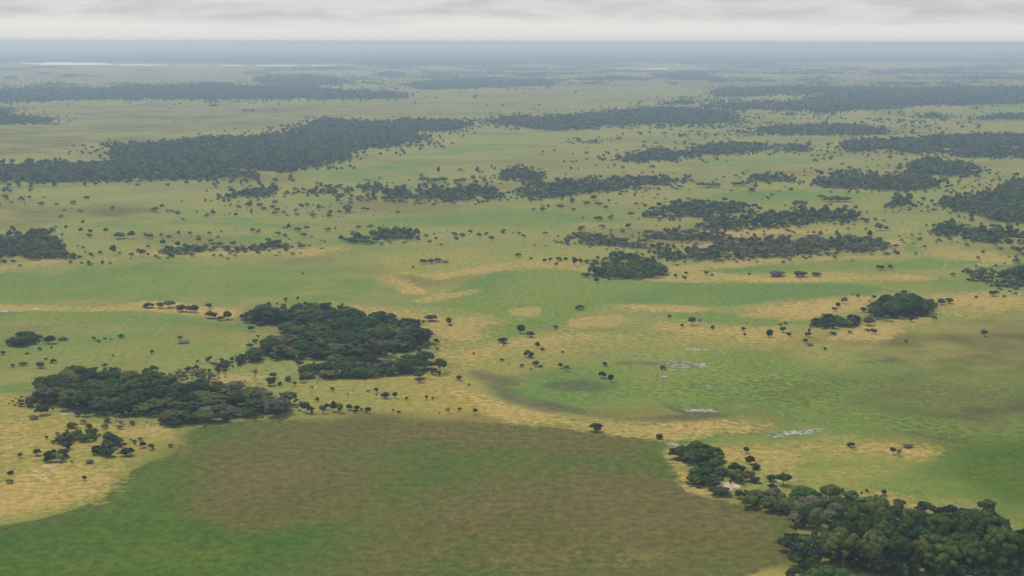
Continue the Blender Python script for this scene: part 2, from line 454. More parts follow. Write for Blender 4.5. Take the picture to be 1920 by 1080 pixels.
for poly in LAKE:
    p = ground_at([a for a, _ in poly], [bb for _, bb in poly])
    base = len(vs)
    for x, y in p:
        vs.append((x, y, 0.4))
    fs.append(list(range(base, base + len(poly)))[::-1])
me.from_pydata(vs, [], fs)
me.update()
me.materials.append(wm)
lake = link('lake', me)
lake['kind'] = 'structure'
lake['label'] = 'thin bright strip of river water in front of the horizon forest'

# ------------------------------------------------------------------ foliage materials


def leaf_material(name, trans=0.25, lo=0.62, hi=1.38):
    mt, T, out = new_mat(name)
    oi = T.node('ShaderNodeObjectInfo')
    lf = T.attr('leaf')
    v = T.lin(lf, 0, 1, lo, hi)
    comb = T.node('ShaderNodeCombineColor')
    T.put(comb.inputs[0], T.lin(lf, 0, 1, lo - 0.02, hi + 0.08))
    T.put(comb.inputs[1], v)
    T.put(comb.inputs[2], T.lin(lf, 0, 1, 0.70, 1.15))
    c = T.mul(1.0, oi.outputs['Color'], comb.outputs[0])
    d = T.node('ShaderNodeBsdfDiffuse')
    T.put(d.inputs['Color'], c)
    tr = T.node('ShaderNodeBsdfTranslucent')
    T.put(tr.inputs['Color'], c)
    mx = T.node('ShaderNodeMixShader')
    mx.inputs[0].default_value = trans
    T.l.new(d.outputs[0], mx.inputs[1])
    T.l.new(tr.outputs[0], mx.inputs[2])
    T.l.new(mx.outputs[0], out.inputs['Surface'])
    return mt


LEAF = leaf_material('leaves', 0.18)
WOODLEAF = leaf_material('woodland_leaves', 0.15, 0.45, 1.85)
bm_, T, out = new_mat('bark')
geo = T.node('ShaderNodeNewGeometry')
d = T.node('ShaderNodeBsdfDiffuse')
T.put(d.inputs['Color'], T.mix(T.noise(geo.outputs['Position'], 3.0, 3), rgb(0.10, 0.085, 0.065), rgb(0.26, 0.235, 0.20)))
T.l.new(d.outputs[0], out.inputs['Surface'])
BARK = bm_

# ------------------------------------------------------------------ tree shapes (diameter 1, height 1)


def icosphere(sub):
    t = (1 + 5 ** 0.5) / 2
    V = [(-1, t, 0), (1, t, 0), (-1, -t, 0), (1, -t, 0), (0, -1, t), (0, 1, t), (0, -1, -t), (0, 1, -t), (t, 0, -1), (t, 0, 1), (-t, 0, -1), (-t, 0, 1)]
    Fc = [(0, 11, 5), (0, 5, 1), (0, 1, 7), (0, 7, 10), (0, 10, 11), (1, 5, 9), (5, 11, 4), (11, 10, 2), (10, 7, 6), (7, 1, 8), (3, 9, 4), (3, 4, 2), (3, 2, 6), (3, 6, 8), (3, 8, 9), (4, 9, 5), (2, 4, 11), (6, 2, 10), (8, 6, 7), (9, 8, 1)]
    V = [np.array(v) / np.linalg.norm(v) for v in V]
    for _ in range(sub):
        cache = {}
        def mid(a, b):
            k = (min(a, b), max(a, b))
            if k not in cache:
                p = V[a] + V[b]
                V.append(p / np.linalg.norm(p))
                cache[k] = len(V) - 1
            return cache[k]
        nf = []
        for a, b, c in Fc:
            ab, bc, ca = mid(a, b), mid(b, c), mid(c, a)
            nf += [(a, ab, ca), (b, bc, ab), (c, ca, bc), (ab, bc, ca)]
        Fc = nf
    return np.array(V), np.array(Fc)


ICO0 = icosphere(0)
ICO1 = icosphere(1)


def unit(v):
    return v / np.maximum(np.linalg.norm(v, axis=-1, keepdims=True), 1e-9)


def leaf_quads(P, N, size, rng, aspect=0.75):
    """quads at P, facing about N"""
    n = len(P)
    r = rng.normal(size=(n, 3))
    t1 = unit(np.cross(N, r)); t2 = np.cross(N, t1)
    s = size[:, None]
    j = rng.uniform(0.7, 1.3, (n, 4, 1))
    corners = np.stack([-t1 * s - t2 * s * aspect, t1 * s - t2 * s * aspect * 0.6, t1 * s * 0.8 + t2 * s * aspect, -t1 * s * 0.7 + t2 * s * aspect], 1) * j
    V = (P[:, None, :] + corners).reshape(-1, 3)
    Q = np.arange(n * 4).reshape(n, 4)
    return V, Q


def crown_shape(seed, lobes, n_leaf, z0, z1, leaf=0.03, flat=0.75, spread=0.36, lob=(0.14, 0.22), open_=0.0, core=0.80, ico=ICO1, cone=0.0):
    """leaf clumps spread over a heap of lobes that fills a dome between z0 and z1, radius 0.5"""
    rng = np.random.default_rng(seed)
    ctr, rad = [], []
    tries = 0
    while len(ctr) < lobes and tries < 2000:
        tries += 1
        R = rng.uniform(*lob)
        r = spread * math.sqrt(rng.uniform(0, 1)); a = rng.uniform(0, 2 * math.pi)
        edge_h = math.sqrt(max(0.0, 1 - (r / (spread * 1.18)) ** 2))
        zz = z0 + R * flat + (z1 - z0 - 2 * R * flat) * edge_h * (rng.uniform(0.25, 1.0) if rng.uniform() < 0.45 else rng.uniform(0.82, 1.0))
        cpos = np.array([r * math.cos(a) * (1 - cone * 0), r * math.sin(a), zz])
        if any(np.linalg.norm(cpos - c0) < 0.55 * min(R, r0) for c0, r0 in zip(ctr, rad)):
            continue
        ctr.append(cpos); rad.append(R)
    ctr = np.array(ctr); rad = np.array(rad)
    tone = rng.uniform(0.2, 0.8, len(ctr))
    Vs, Fq, Ft, Aq, At = [], [], [], [], []
    off = 0
    w = rad ** 2 / (rad ** 2).sum()
    for i in range(len(ctr)):
        n = int(n_leaf * w[i] * 1.35)
        D = rng.normal(size=(n * 2, 3)); D = unit(D)
        keep = D[:, 2] > rng.uniform(-0.9, 0.15, len(D))
        D = D[keep][:n]
        n = len(D)
        sc = np.array([1, 1, flat])
        lump = 1 + 0.10 * np.sin(D[:, 0] * 9 + i) * np.sin(D[:, 1] * 8 + 2 * i) + 0.06 * np.sin(D[:, 2] * 13 + i)
        P = ctr[i] + D * sc * rad[i] * (lump * rng.uniform(0.86, 1.10, n))[:, None]
        # leaf clumps buried in other lobes are dropped
        dd = np.linalg.norm((P[:, None, :] - ctr[None]) / (sc * rad[None, :, None]), axis=2)
        dd[:, i] = 9
        P_ok = (dd.min(1) > 0.78) & (P[:, 2] > 0.01)
        if open_ > 0:
            P_ok &= rng.uniform(size=n) > open_
        P = P[P_ok]; D = D[P_ok]; n = len(P)
        if n:
            N = unit(D + rng.normal(size=(n, 3)) * 0.30 + np.array([0, 0, 0.12]))
            V, Q = leaf_quads(P, N, leaf * rng.uniform(0.6, 1.35, n), rng)
            Vs.append(V); Fq.append(Q + off); off += len(V)
            Aq.append(np.clip(tone[i] + rng.normal(size=n) * 0.20, 0, 1))
        if core > 0:
            iv, it = ico
            k = 1 + 0.14 * rng.normal(size=len(iv))
            V = ctr[i] + iv * sc * rad[i] * core * k[:, None]
            V[:, 2] = np.maximum(V[:, 2], 0.005)
            Vs.append(V); Ft.append(it + off); off += len(V)
            At.append(np.clip(np.full(len(it), tone[i] * 0.8) + rng.normal(size=len(it)) * 0.1, 0, 1))
    V = np.vstack(Vs)
    faces, att = [], []
    if Fq:
        faces.append(np.vstack(Fq)); att.append(np.concatenate(Aq))
    if Ft:
        faces.append(np.vstack(Ft)); att.append(np.concatenate(At))
    # normalise width to 1 and top to z1
    wv = np.percentile(np.abs(V[:, :2]), 99.3)
    V[:, :2] *= 0.5 / wv
    V[:, 2] *= z1 / np.percentile(V[:, 2], 99.8)
    return V, faces, np.concatenate(att), ctr


def tube(pts, radii, sides=6):
    V, Q = [], []
    for i, (p, r) in enumerate(zip(pts, radii)):
        p = np.array(p)
        t = np.array(pts[min(i + 1, len(pts) - 1)]) - np.array(pts[max(i - 1, 0)])
        t = t / max(np.linalg.norm(t), 1e-9)
        a = np.cross(t, [0.3, 0.9, 0.1]); a /= max(np.linalg.norm(a), 1e-9)
        b = np.cross(t, a)
        for k in range(sides):
            th = 2 * math.pi * k / sides
            V.append(p + r * (a * math.cos(th) + b * math.sin(th)))
    for i in range(len(pts) - 1):
        for k in range(sides):
            Q.append((i * sides + k, i * sides + (k + 1) % sides, (i + 1) * sides + (k + 1) % sides, (i + 1) * sides + k))
    return np.array(V), np.array(Q)


def trunk_shape(seed, zt, r0, ctr, limbs=4):
    rng = np.random.default_rng(seed + 100)
    Vs, Qs, off = [], [], 0
    bend = rng.normal(size=2) * 0.03
    pts = [(0, 0, -0.03), (bend[0] * 0.5, bend[1] * 0.5, zt * 0.5), (bend[0], bend[1], zt)]
    V, Q = tube(pts, [r0 * 1.25, r0 * 0.9, r0 * 0.75])
    Vs.append(V); Qs.append(Q); off += len(V)
    pick = rng.permutation(len(ctr))[:limbs]
    for k in pick:
        e = ctr[k]
        s = np.array(pts[2])
        md = s * 0.45 + e * 0.55 + np.array([0, 0, -0.03])
        V, Q = tube([s, md, e], [r0 * 0.6, r0 * 0.4, r0 * 0.15], 5)
        Vs.append(V); Qs.append(Q + off); off += len(V)
    return np.vstack(Vs), np.vstack(Qs)


# canopy trees, small savanna trees, bushes, sparse trees: meshes shared by all copies
TREES, SMALL, BUSH, SPARSE = [], [], [], []
for s in range(7):
    V, fc, at, ctr = crown_shape(10 + s, 38 + 4 * (s % 4), 3600, 0.10 + 0.05 * (s % 3), 1.0, leaf=0.017, flat=[0.66, 0.74, 0.8][s % 3], lob=(0.07, 0.16), spread=0.38)
    tv, tq = trunk_shape(10 + s, 0.36, 0.026, ctr, 5)
    TREES.append((mesh_np('tree_trunk', tv, [tq], BARK), mesh_np('tree_crown', V, fc, LEAF, at)))
for s in range(6):
    V, fc, at, ctr = crown_shape(40 + s, 12 + s % 4, 1200, [0.02, 0.07, 0.17][s % 3], 1.0, leaf=0.028, flat=0.95, lob=(0.13, 0.24), spread=0.27, open_=0.12 if s % 2 else 0.0)
    tv, tq = trunk_shape(40 + s, 0.38, 0.035, ctr, 4)
    SMALL.append((mesh_np('small_tree_trunk', tv, [tq], BARK), mesh_np('small_tree_crown', V, fc, LEAF, at)))
for s in range(6):
    V, fc, at, ctr = crown_shape(70 + s, 13 + s % 5, 1400, 0.0, 1.0, leaf=0.026, flat=0.9, lob=(0.11, 0.21), spread=0.36)
    BUSH.append(mesh_np('bush_foliage', V, fc, LEAF, at))
for s in range(3):
    V, fc, at, ctr = crown_shape(90 + s, 7, 420, 0.20, 1.0, leaf=0.036, flat=0.8, lob=(0.13, 0.2), spread=0.34, open_=0.35, core=0.0)
    tv, tq = trunk_shape(90 + s, 0.40, 0.028, ctr, 7)
    SPARSE.append((mesh_np('sparse_tree_trunk', tv, [tq], BARK), mesh_np('sparse_tree_crown', V, fc, LEAF, at)))
# palm: slim trunk and a tuft of arching fronds
rngp = np.random.default_rng(5)
tv, tq = tube([(0, 0, -0.02), (0.02, 0.0, 0.3), (0.03, 0.01, 0.62)], [0.06, 0.045, 0.04])
PV, PQ, PA, off = [], [], [], 0
for k in range(20):
    a = 2 * math.pi * k / 20 + rngp.uniform(-0.15, 0.15)
    lift = rngp.uniform(0.05, 0.42)
    L = rngp.uniform(0.42, 0.55)
    prev = None
    for i in range(6):
        t = i / 5
        r = L * t; z = 0.62 + lift * t * 1.5 - 0.55 * t * t * (0.6 if lift > 0.25 else 1.0)
        cpt = np.array([math.cos(a) * r + 0.03, math.sin(a) * r, z])
        w = 0.055 * (1 - t) * (0.4 + 2 * t) + 0.008
        sd = np.array([-math.sin(a), math.cos(a), -0.5])
        cur = (cpt + sd * w, cpt + np.array([0, 0, 0.02]), cpt + np.array([math.sin(a), -math.cos(a), -0.5]) * w)
        if prev is not None:
            base = len(PV)
            PV += [prev[0], prev[1], prev[2], cur[0], cur[1], cur[2]]
            PQ += [(base, base + 1, base + 4, base + 3), (base + 1, base + 2, base + 5, base + 4)]
            PA += [rngp.uniform(0.3, 0.7)] * 2
        prev = cur
PALM = (mesh_np('palm_trunk', tv, [tq], BARK), mesh_np('palm_crown', np.array(PV), [np.array(PQ)], LEAF, PA))

TINTS = {
    'dark green': (0.036, 0.060, 0.020), 'deep green': (0.044, 0.078, 0.021), 'mid green': (0.066, 0.105, 0.026), 'olive green': (0.092, 0.106, 0.030),
    'brownish': (0.092, 0.082, 0.042), 'greyish': (0.100, 0.105, 0.062), 'yellow-green': (0.110, 0.128, 0.036), 'blackish green': (0.027, 0.043, 0.019), 'reddish': (0.12, 0.065, 0.04)}


def tinted(o, tint, rng=random):
    c = TINTS[tint]
    k = rng.uniform(0.88, 1.12)
    k *= 1.5
    o.color = (c[0] * k, c[1] * k, c[2] * k, 1)


def px_per_m(x, y):
    p = ground_at(x, y)
    z = seen_at(p[0], p[1])[2]
    return F / z, p


def place_tree(p, w, h, tint, kind, rng=random):
    """one tree: an Empty at its foot, trunk and crown under it"""
    pool = {'tree': TREES, 'small': SMALL, 'sparse': SPARSE, 'palm': [PALM]}[kind]
    tme, cme = rng.choice(pool)
    nm = {'tree': 'broadleaf_tree', 'small': 'savanna_tree', 'sparse': 'sparse_tree', 'palm': 'palm_tree'}[kind]
    e = bpy.data.objects.new(nm, None)
    COL.objects.link(e)
    e.empty_display_size = 0.5
    e.location = (p[0], p[1], 0)
    e.rotation_euler = (0, 0, rng.uniform(0, 6.283))
    e.scale = (w * rng.uniform(0.94, 1.06), w * rng.uniform(0.94, 1.06), h)
    t = link('trunk', tme, e)
    c = link('crown', cme, e)
    tinted(c, tint, rng)
    e['category'] = 'palm tree' if kind == 'palm' else 'tree'
    return e


def place_bush(p, w, h, tint, rng=random):
    o = link('bush', rng.choice(BUSH))
    o.location = (p[0], p[1], -0.03)
    o.rotation_euler = (0, 0, rng.uniform(0, 6.283))
    o.scale = (w * rng.uniform(0.92, 1.1), w * rng.uniform(0.92, 1.1), h)
    tinted(o, tint, rng)
    o['category'] = 'bush'
    return o


def vnoise(X, Y, s, seed):
    g = np.random.default_rng(seed).uniform(0, 1, (257, 257))
    x = X / s; y = Y / s
    xi = np.floor(x).astype(int); yi = np.floor(y).astype(int)
    fx = x - xi; fy = y - yi
    fx = fx * fx * (3 - 2 * fx); fy = fy * fy * (3 - 2 * fy)
    xi %= 256; yi %= 256
    return (g[yi, xi] * (1 - fx) + g[yi, xi + 1] * fx) * (1 - fy) + (g[yi + 1, xi] * (1 - fx) + g[yi + 1, xi + 1] * fx) * fy


def fill(poly, spacing, h, rng, top=0.85, jitter=0.33, rag=0.0, holes=0.0, fringe=0.0):
    """feet of trees whose foot and upper part both show inside the outline"""
    pa = np.array(poly, float)
    g = ground_at(pa[:, 0], pa[:, 1] + 0)
    x0, y0 = g.min(0) - spacing * (4 if rag > 0 else 1); x1, y1 = g.max(0) + spacing * (4 if rag > 0 else 1)
    nx = int((x1 - x0) / spacing) + 1; ny = int((y1 - y0) / (spacing * 0.87)) + 1
    I, J = np.meshgrid(np.arange(nx), np.arange(ny))
    X = x0 + (I + 0.5 * (J % 2)) * spacing; Y = y0 + J * spacing * 0.87
    X = (X + rng.uniform(-jitter, jitter, X.shape) * spacing).ravel(); Y = (Y + rng.uniform(-jitter, jitter, Y.shape) * spacing).ravel()
    bx, by, _ = seen_at(X, Y, 0.0)
    tx, ty, _ = seen_at(X, Y, h * top)
    if rag <= 0:
        ok = inside(bx, by, poly) & inside(tx, ty, poly)
    else:
        sd = np.minimum(signed(bx, by, poly), signed(tx, ty, poly))
        n = vnoise(X + 90000, Y, spacing * 5, 21) * 0.6 + vnoise(X + 90000, Y, spacing * 1.7, 22) * 0.4 - 0.5
        ok = sd + n * rag * 2.4 - holes * np.maximum(vnoise(X + 90000, Y, spacing * 3.2, 23) - (0.58 if holes > 2 else 0.66), 0) * 400 > 0
        if fringe > 0:
            ok |= rng.uniform(size=X.shape) < fringe * np.exp(np.minimum(sd, 0) / 14.0) * (sd > -60)
    return X[ok], Y[ok]


# ------------------------------------------------------------------ groves of single trees
GROVES = [
    # name of the grove, outline, spacing, height range, share of bushes, tint weights
    ('lower right grove', [(1476, 1066), (1474, 1030), (1484, 1002), (1540, 992), (1556, 980), (1600, 958), (1650, 950), (1725, 962), (1742, 948), (1800, 948), (1850, 960), (1915, 980), (1990, 1000), (1990, 1062),
                           (1930, 1060), (1915, 1084), (1850, 1090), (1750, 1088), (1650, 1086), (1590, 1074)], 7.9, (9.5, 13.5), 0.0,
     ['dark green', 'deep green', 'deep green', 'mid green', 'olive green', 'dark green', 'deep green', 'mid green']),
    ('lower right thicket', [(1392, 948), (1395, 925), (1420, 911), (1470, 915), (1500, 904), (1540, 910), (1590, 912), (1625, 932), (1660, 938), (1690, 952), (1722, 970), (1600, 988), (1555, 1000), (1492, 994), (1482, 974), (1440, 960)], 6.0, (4.5, 7.0), 0.62,
     ['dark green', 'deep green', 'mid green', 'mid green', 'olive green', 'greyish']),
    ('upper left grove', [(444, 602), (450, 583), (500, 571), (580, 568), (640, 578), (690, 590), (740, 590), (800, 620), (810, 646), (740, 662), (620, 662), (560, 642), (540, 622), (510, 613), (470, 607)], 8.4, (6.5, 9.5), 0.06,
     ['dark green', 'dark green', 'deep green', 'deep green', 'mid green', 'olive green', 'blackish green', 'brownish']),
    ("upper grove's southern arm", [(540, 627), (600, 632), (700, 640), (800, 640), (812, 650), (790, 655), (740, 668), (660, 672), (560, 676), (500, 672), (440, 694), (393, 700), (398, 682), (445, 664), (490, 646), (510, 630)], 8.2, (6.0, 8.5), 0.08,
     ['dark green', 'dark green', 'deep green', 'mid green', 'olive green', 'greyish', 'brownish']),
    ('open left woodland', [(545, 706), (560, 676), (640, 668), (720, 668), (800, 655), (812, 668), (808, 694), (760, 700), (690, 708), (640, 712), (590, 713)], 7.6, (3.5, 6.0), 0.55,
     ['dark green', 'blackish green', 'deep green', 'dark green', 'olive green', 'brownish']),
    ('lower left grove', [(70, 754), (78, 714), (100, 698), (140, 686), (210, 687), (240, 696), (300, 698), (335, 712), (335, 762), (310, 790), (240, 781), (150, 777), (108, 767)], 8.5, (6.0, 9.0), 0.06,
     ['dark green', 'deep green', 'deep green', 'mid green', 'olive green', 'brownish', 'dark green', 'blackish green']),
    ("lower grove's ragged end", [(332, 705), (400, 713), (470, 716), (545, 735), (564, 752), (566, 775), (500, 784), (430, 792), (330, 800), (308, 788)], 7.4, (4.5, 6.8), 0.36,
     ['dark green', 'deep green', 'brownish', 'olive green', 'greyish', 'blackish green', 'mid green']),
    ('round right wood', [(1622, 592), (1627, 572), (1650, 560), (1680, 550), (1702, 550), (1728, 560), (1748, 562), (1756, 576), (1742, 592), (1690, 597), (1640, 597)], 6.7, (7.0, 10.0), 0.10,
     ['dark green', 'dark green', 'deep green', 'mid green', 'blackish green']),
]
BUSHES = [
    ('upper slope bushes', [(96, 834), (103, 814), (140, 804), (182, 806), (198, 816), (180, 828), (120, 834)], 4.2, (2.2, 3.4)),
    ('lower slope bushes', [(175, 842), (198, 811), (216, 813), (252, 820), (258, 834), (222, 842), (205, 860), (180, 856)], 4.2, (2.2, 3.4)),
    ('lower left bush heap', [(80, 868), (92, 850), (120, 846), (134, 858), (130, 871), (100, 872)], 4.0, (2.0, 3.2)),
    ('northern right thicket', [(1260, 867), (1270, 840), (1300, 833), (1342, 835), (1350, 867), (1310, 874)], 4.6, (3.0, 5.0)),
    ('middle right thicket', [(1288, 912), (1293, 880), (1330, 864), (1382, 876), (1422, 894), (1404, 908), (1350, 906), (1310, 915)], 4.6, (2.6, 4.4)),
    ('bottom edge bushes', [(1468, 1090), (1478, 1060), (1530, 1052), (1592, 1066), (1605, 1098), (1472, 1100)], 4.6, (2.6, 4.2)),
    ('left edge bush row', [(16, 648), (20, 629), (40, 622), (74, 626), (77, 643), (45, 650)], 4.6, (2.8, 4.2)),
    ('bushes by the round wood', [(1520, 614), (1528, 597), (1560, 588), (1584, 600), (1586, 614), (1550, 617)], 4.8, (2.6, 4.4)),
    ('small bushes by the round wood', [(1584, 613), (1592, 594), (1604, 588), (1613, 605), (1606, 615)], 4.8, (2.6, 4.4)),
    ('scrub above the lower left grove', [(318, 704), (345, 688), (400, 698), (420, 704), (400, 714), (340, 712)], 6.0, (1.6, 3.0)),
    ('scrub west of the lower left grove', [(20, 762), (30, 742), (60, 740), (72, 750), (60, 764)], 5.5, (1.6, 2.6)),
    ('low scrub on the sandy ground', [(140, 806), (160, 786), (260, 788), (300, 790), (270, 804), (200, 806)], 8.0, (1.0, 2.0)),
]
made = []      # (object, grove, size word, tint, x, y, base x, base y, kind word)


def word_size(h, lo, hi):
    k = (h - lo) / max(hi - lo, 1e-6)
    return 'low' if k < 0.33 else ('tall' if k > 0.72 else 'mid-sized')


gi = 0
for gname, poly, sp, (h0, h1), bshare, tints in GROVES:
    gi += 1
    rng = np.random.default_rng(300 + gi); prng = random.Random(300 + gi)
    X, Y = fill(poly, sp, (h0 + h1) / 2, rng, rag=6.0)
    for x, y in zip(X, Y):
        h = prng.uniform(h0, h1)
        tint = prng.choice(tints)
        bx, by, _ = seen_at(np.array([x]), np.array([y]))
        if prng.random() < bshare:
            h *= 0.72
            w = max(h * prng.uniform(1.2, 1.6), sp * 1.05)
            o = place_bush((x, y), w, h, tint, prng)
            made.append([o, gname, word_size(h, h0 * 0.72, h1 * 0.72), tint, float(bx[0]), float(by[0]), 'bush'])
        else:
            h *= prng.choice([0.62, 0.78, 0.9, 1.0, 1.0, 1.12] if sp > 8 else [0.8, 0.9, 1.0, 1.05])
            w = sp * prng.uniform(0.9, 1.35)
            o = place_tree((x, y), w, h, tint, 'tree' if sp > 6 else 'small', prng)
            made.append([o, gname, word_size(h, h0, h1), tint, float(bx[0]), float(by[0]), 'tree'])
for gname, poly, sp, (h0, h1) in BUSHES:
    gi += 1
    rng = np.random.default_rng(300 + gi); prng = random.Random(300 + gi)
    X, Y = fill(poly, sp, (h0 + h1) / 2, rng, 0.7, rag=4.0)
    tints = ['greyish', 'brownish', 'olive green', 'brownish'] if 'scrub' in gname else ['dark green', 'dark green', 'blackish green', 'deep green', 'olive green', 'mid green']
    for x, y in zip(X, Y):
        h = prng.uniform(h0, h1)
        tint = prng.choice(tints)
        bx, by, _ = seen_at(np.array([x]), np.array([y]))
        w = h * prng.uniform(1.25, 1.9) if 'scrub' in gname else max(h * prng.uniform(1.2, 1.6), sp * 1.0)
        o = place_bush((x, y), w, h, tint, prng)
        made.append([o, gname, word_size(h, h0, h1), tint, float(bx[0]), float(by[0]), 'bush'])

# labels of the grove trees: look + place in the grove; those still alike are told apart by their order from the left
by_grove = {}
for r in made:
    by_grove.setdefault(r[1], []).append(r)
ORD = ['leftmost', 'second from left', 'third from left', 'fourth from left', 'fifth from left', 'sixth from left', 'seventh from left', 'eighth from left', 'ninth from left', 'tenth from left']
for gname, rs in by_grove.items():
    xs = sorted(r[4] for r in rs); ys = sorted(r[5] for r in rs)
    def third(v, s, words):
        if len(s) < 6:
            return ''
        k = sum(1 for q_ in s if q_ < v) / len(s)
        return words[min(int(k * len(words)), len(words) - 1)]
    groups = {}
    for r in rs:
        hz = third(r[4], xs, ['left', 'centre', 'right'])
        vt = third(r[5], ys, ['back', 'middle', 'front'])
        r.append((vt, hz))
        groups.setdefault((r[2], r[3], r[6], vt, hz), []).append(r)
    for (size, tint, kind, vt, hz), g in groups.items():
        g.sort(key=lambda r: r[4])
        place = ('%s %s of the %s' % (vt, hz, gname)) if vt else 'in the ' + gname
        for i, r in enumerate(g):
            if len(g) == 1:
                lab = '%s %s %s, %s' % (size, tint, kind, place)
            else:
                o_ = 'rightmost' if i == len(g) - 1 else ORD[min(i, 9)]
                lab = '%s %s %s, %s, %s' % (size, tint, kind, place, o_)
            r[0]['label'] = lab
            r[0]['group'] = ('trees of the ' if r[6] == 'tree' else 'bushes of the ') + gname if 'bush' not in gname and 'scrub' not in gname else gname

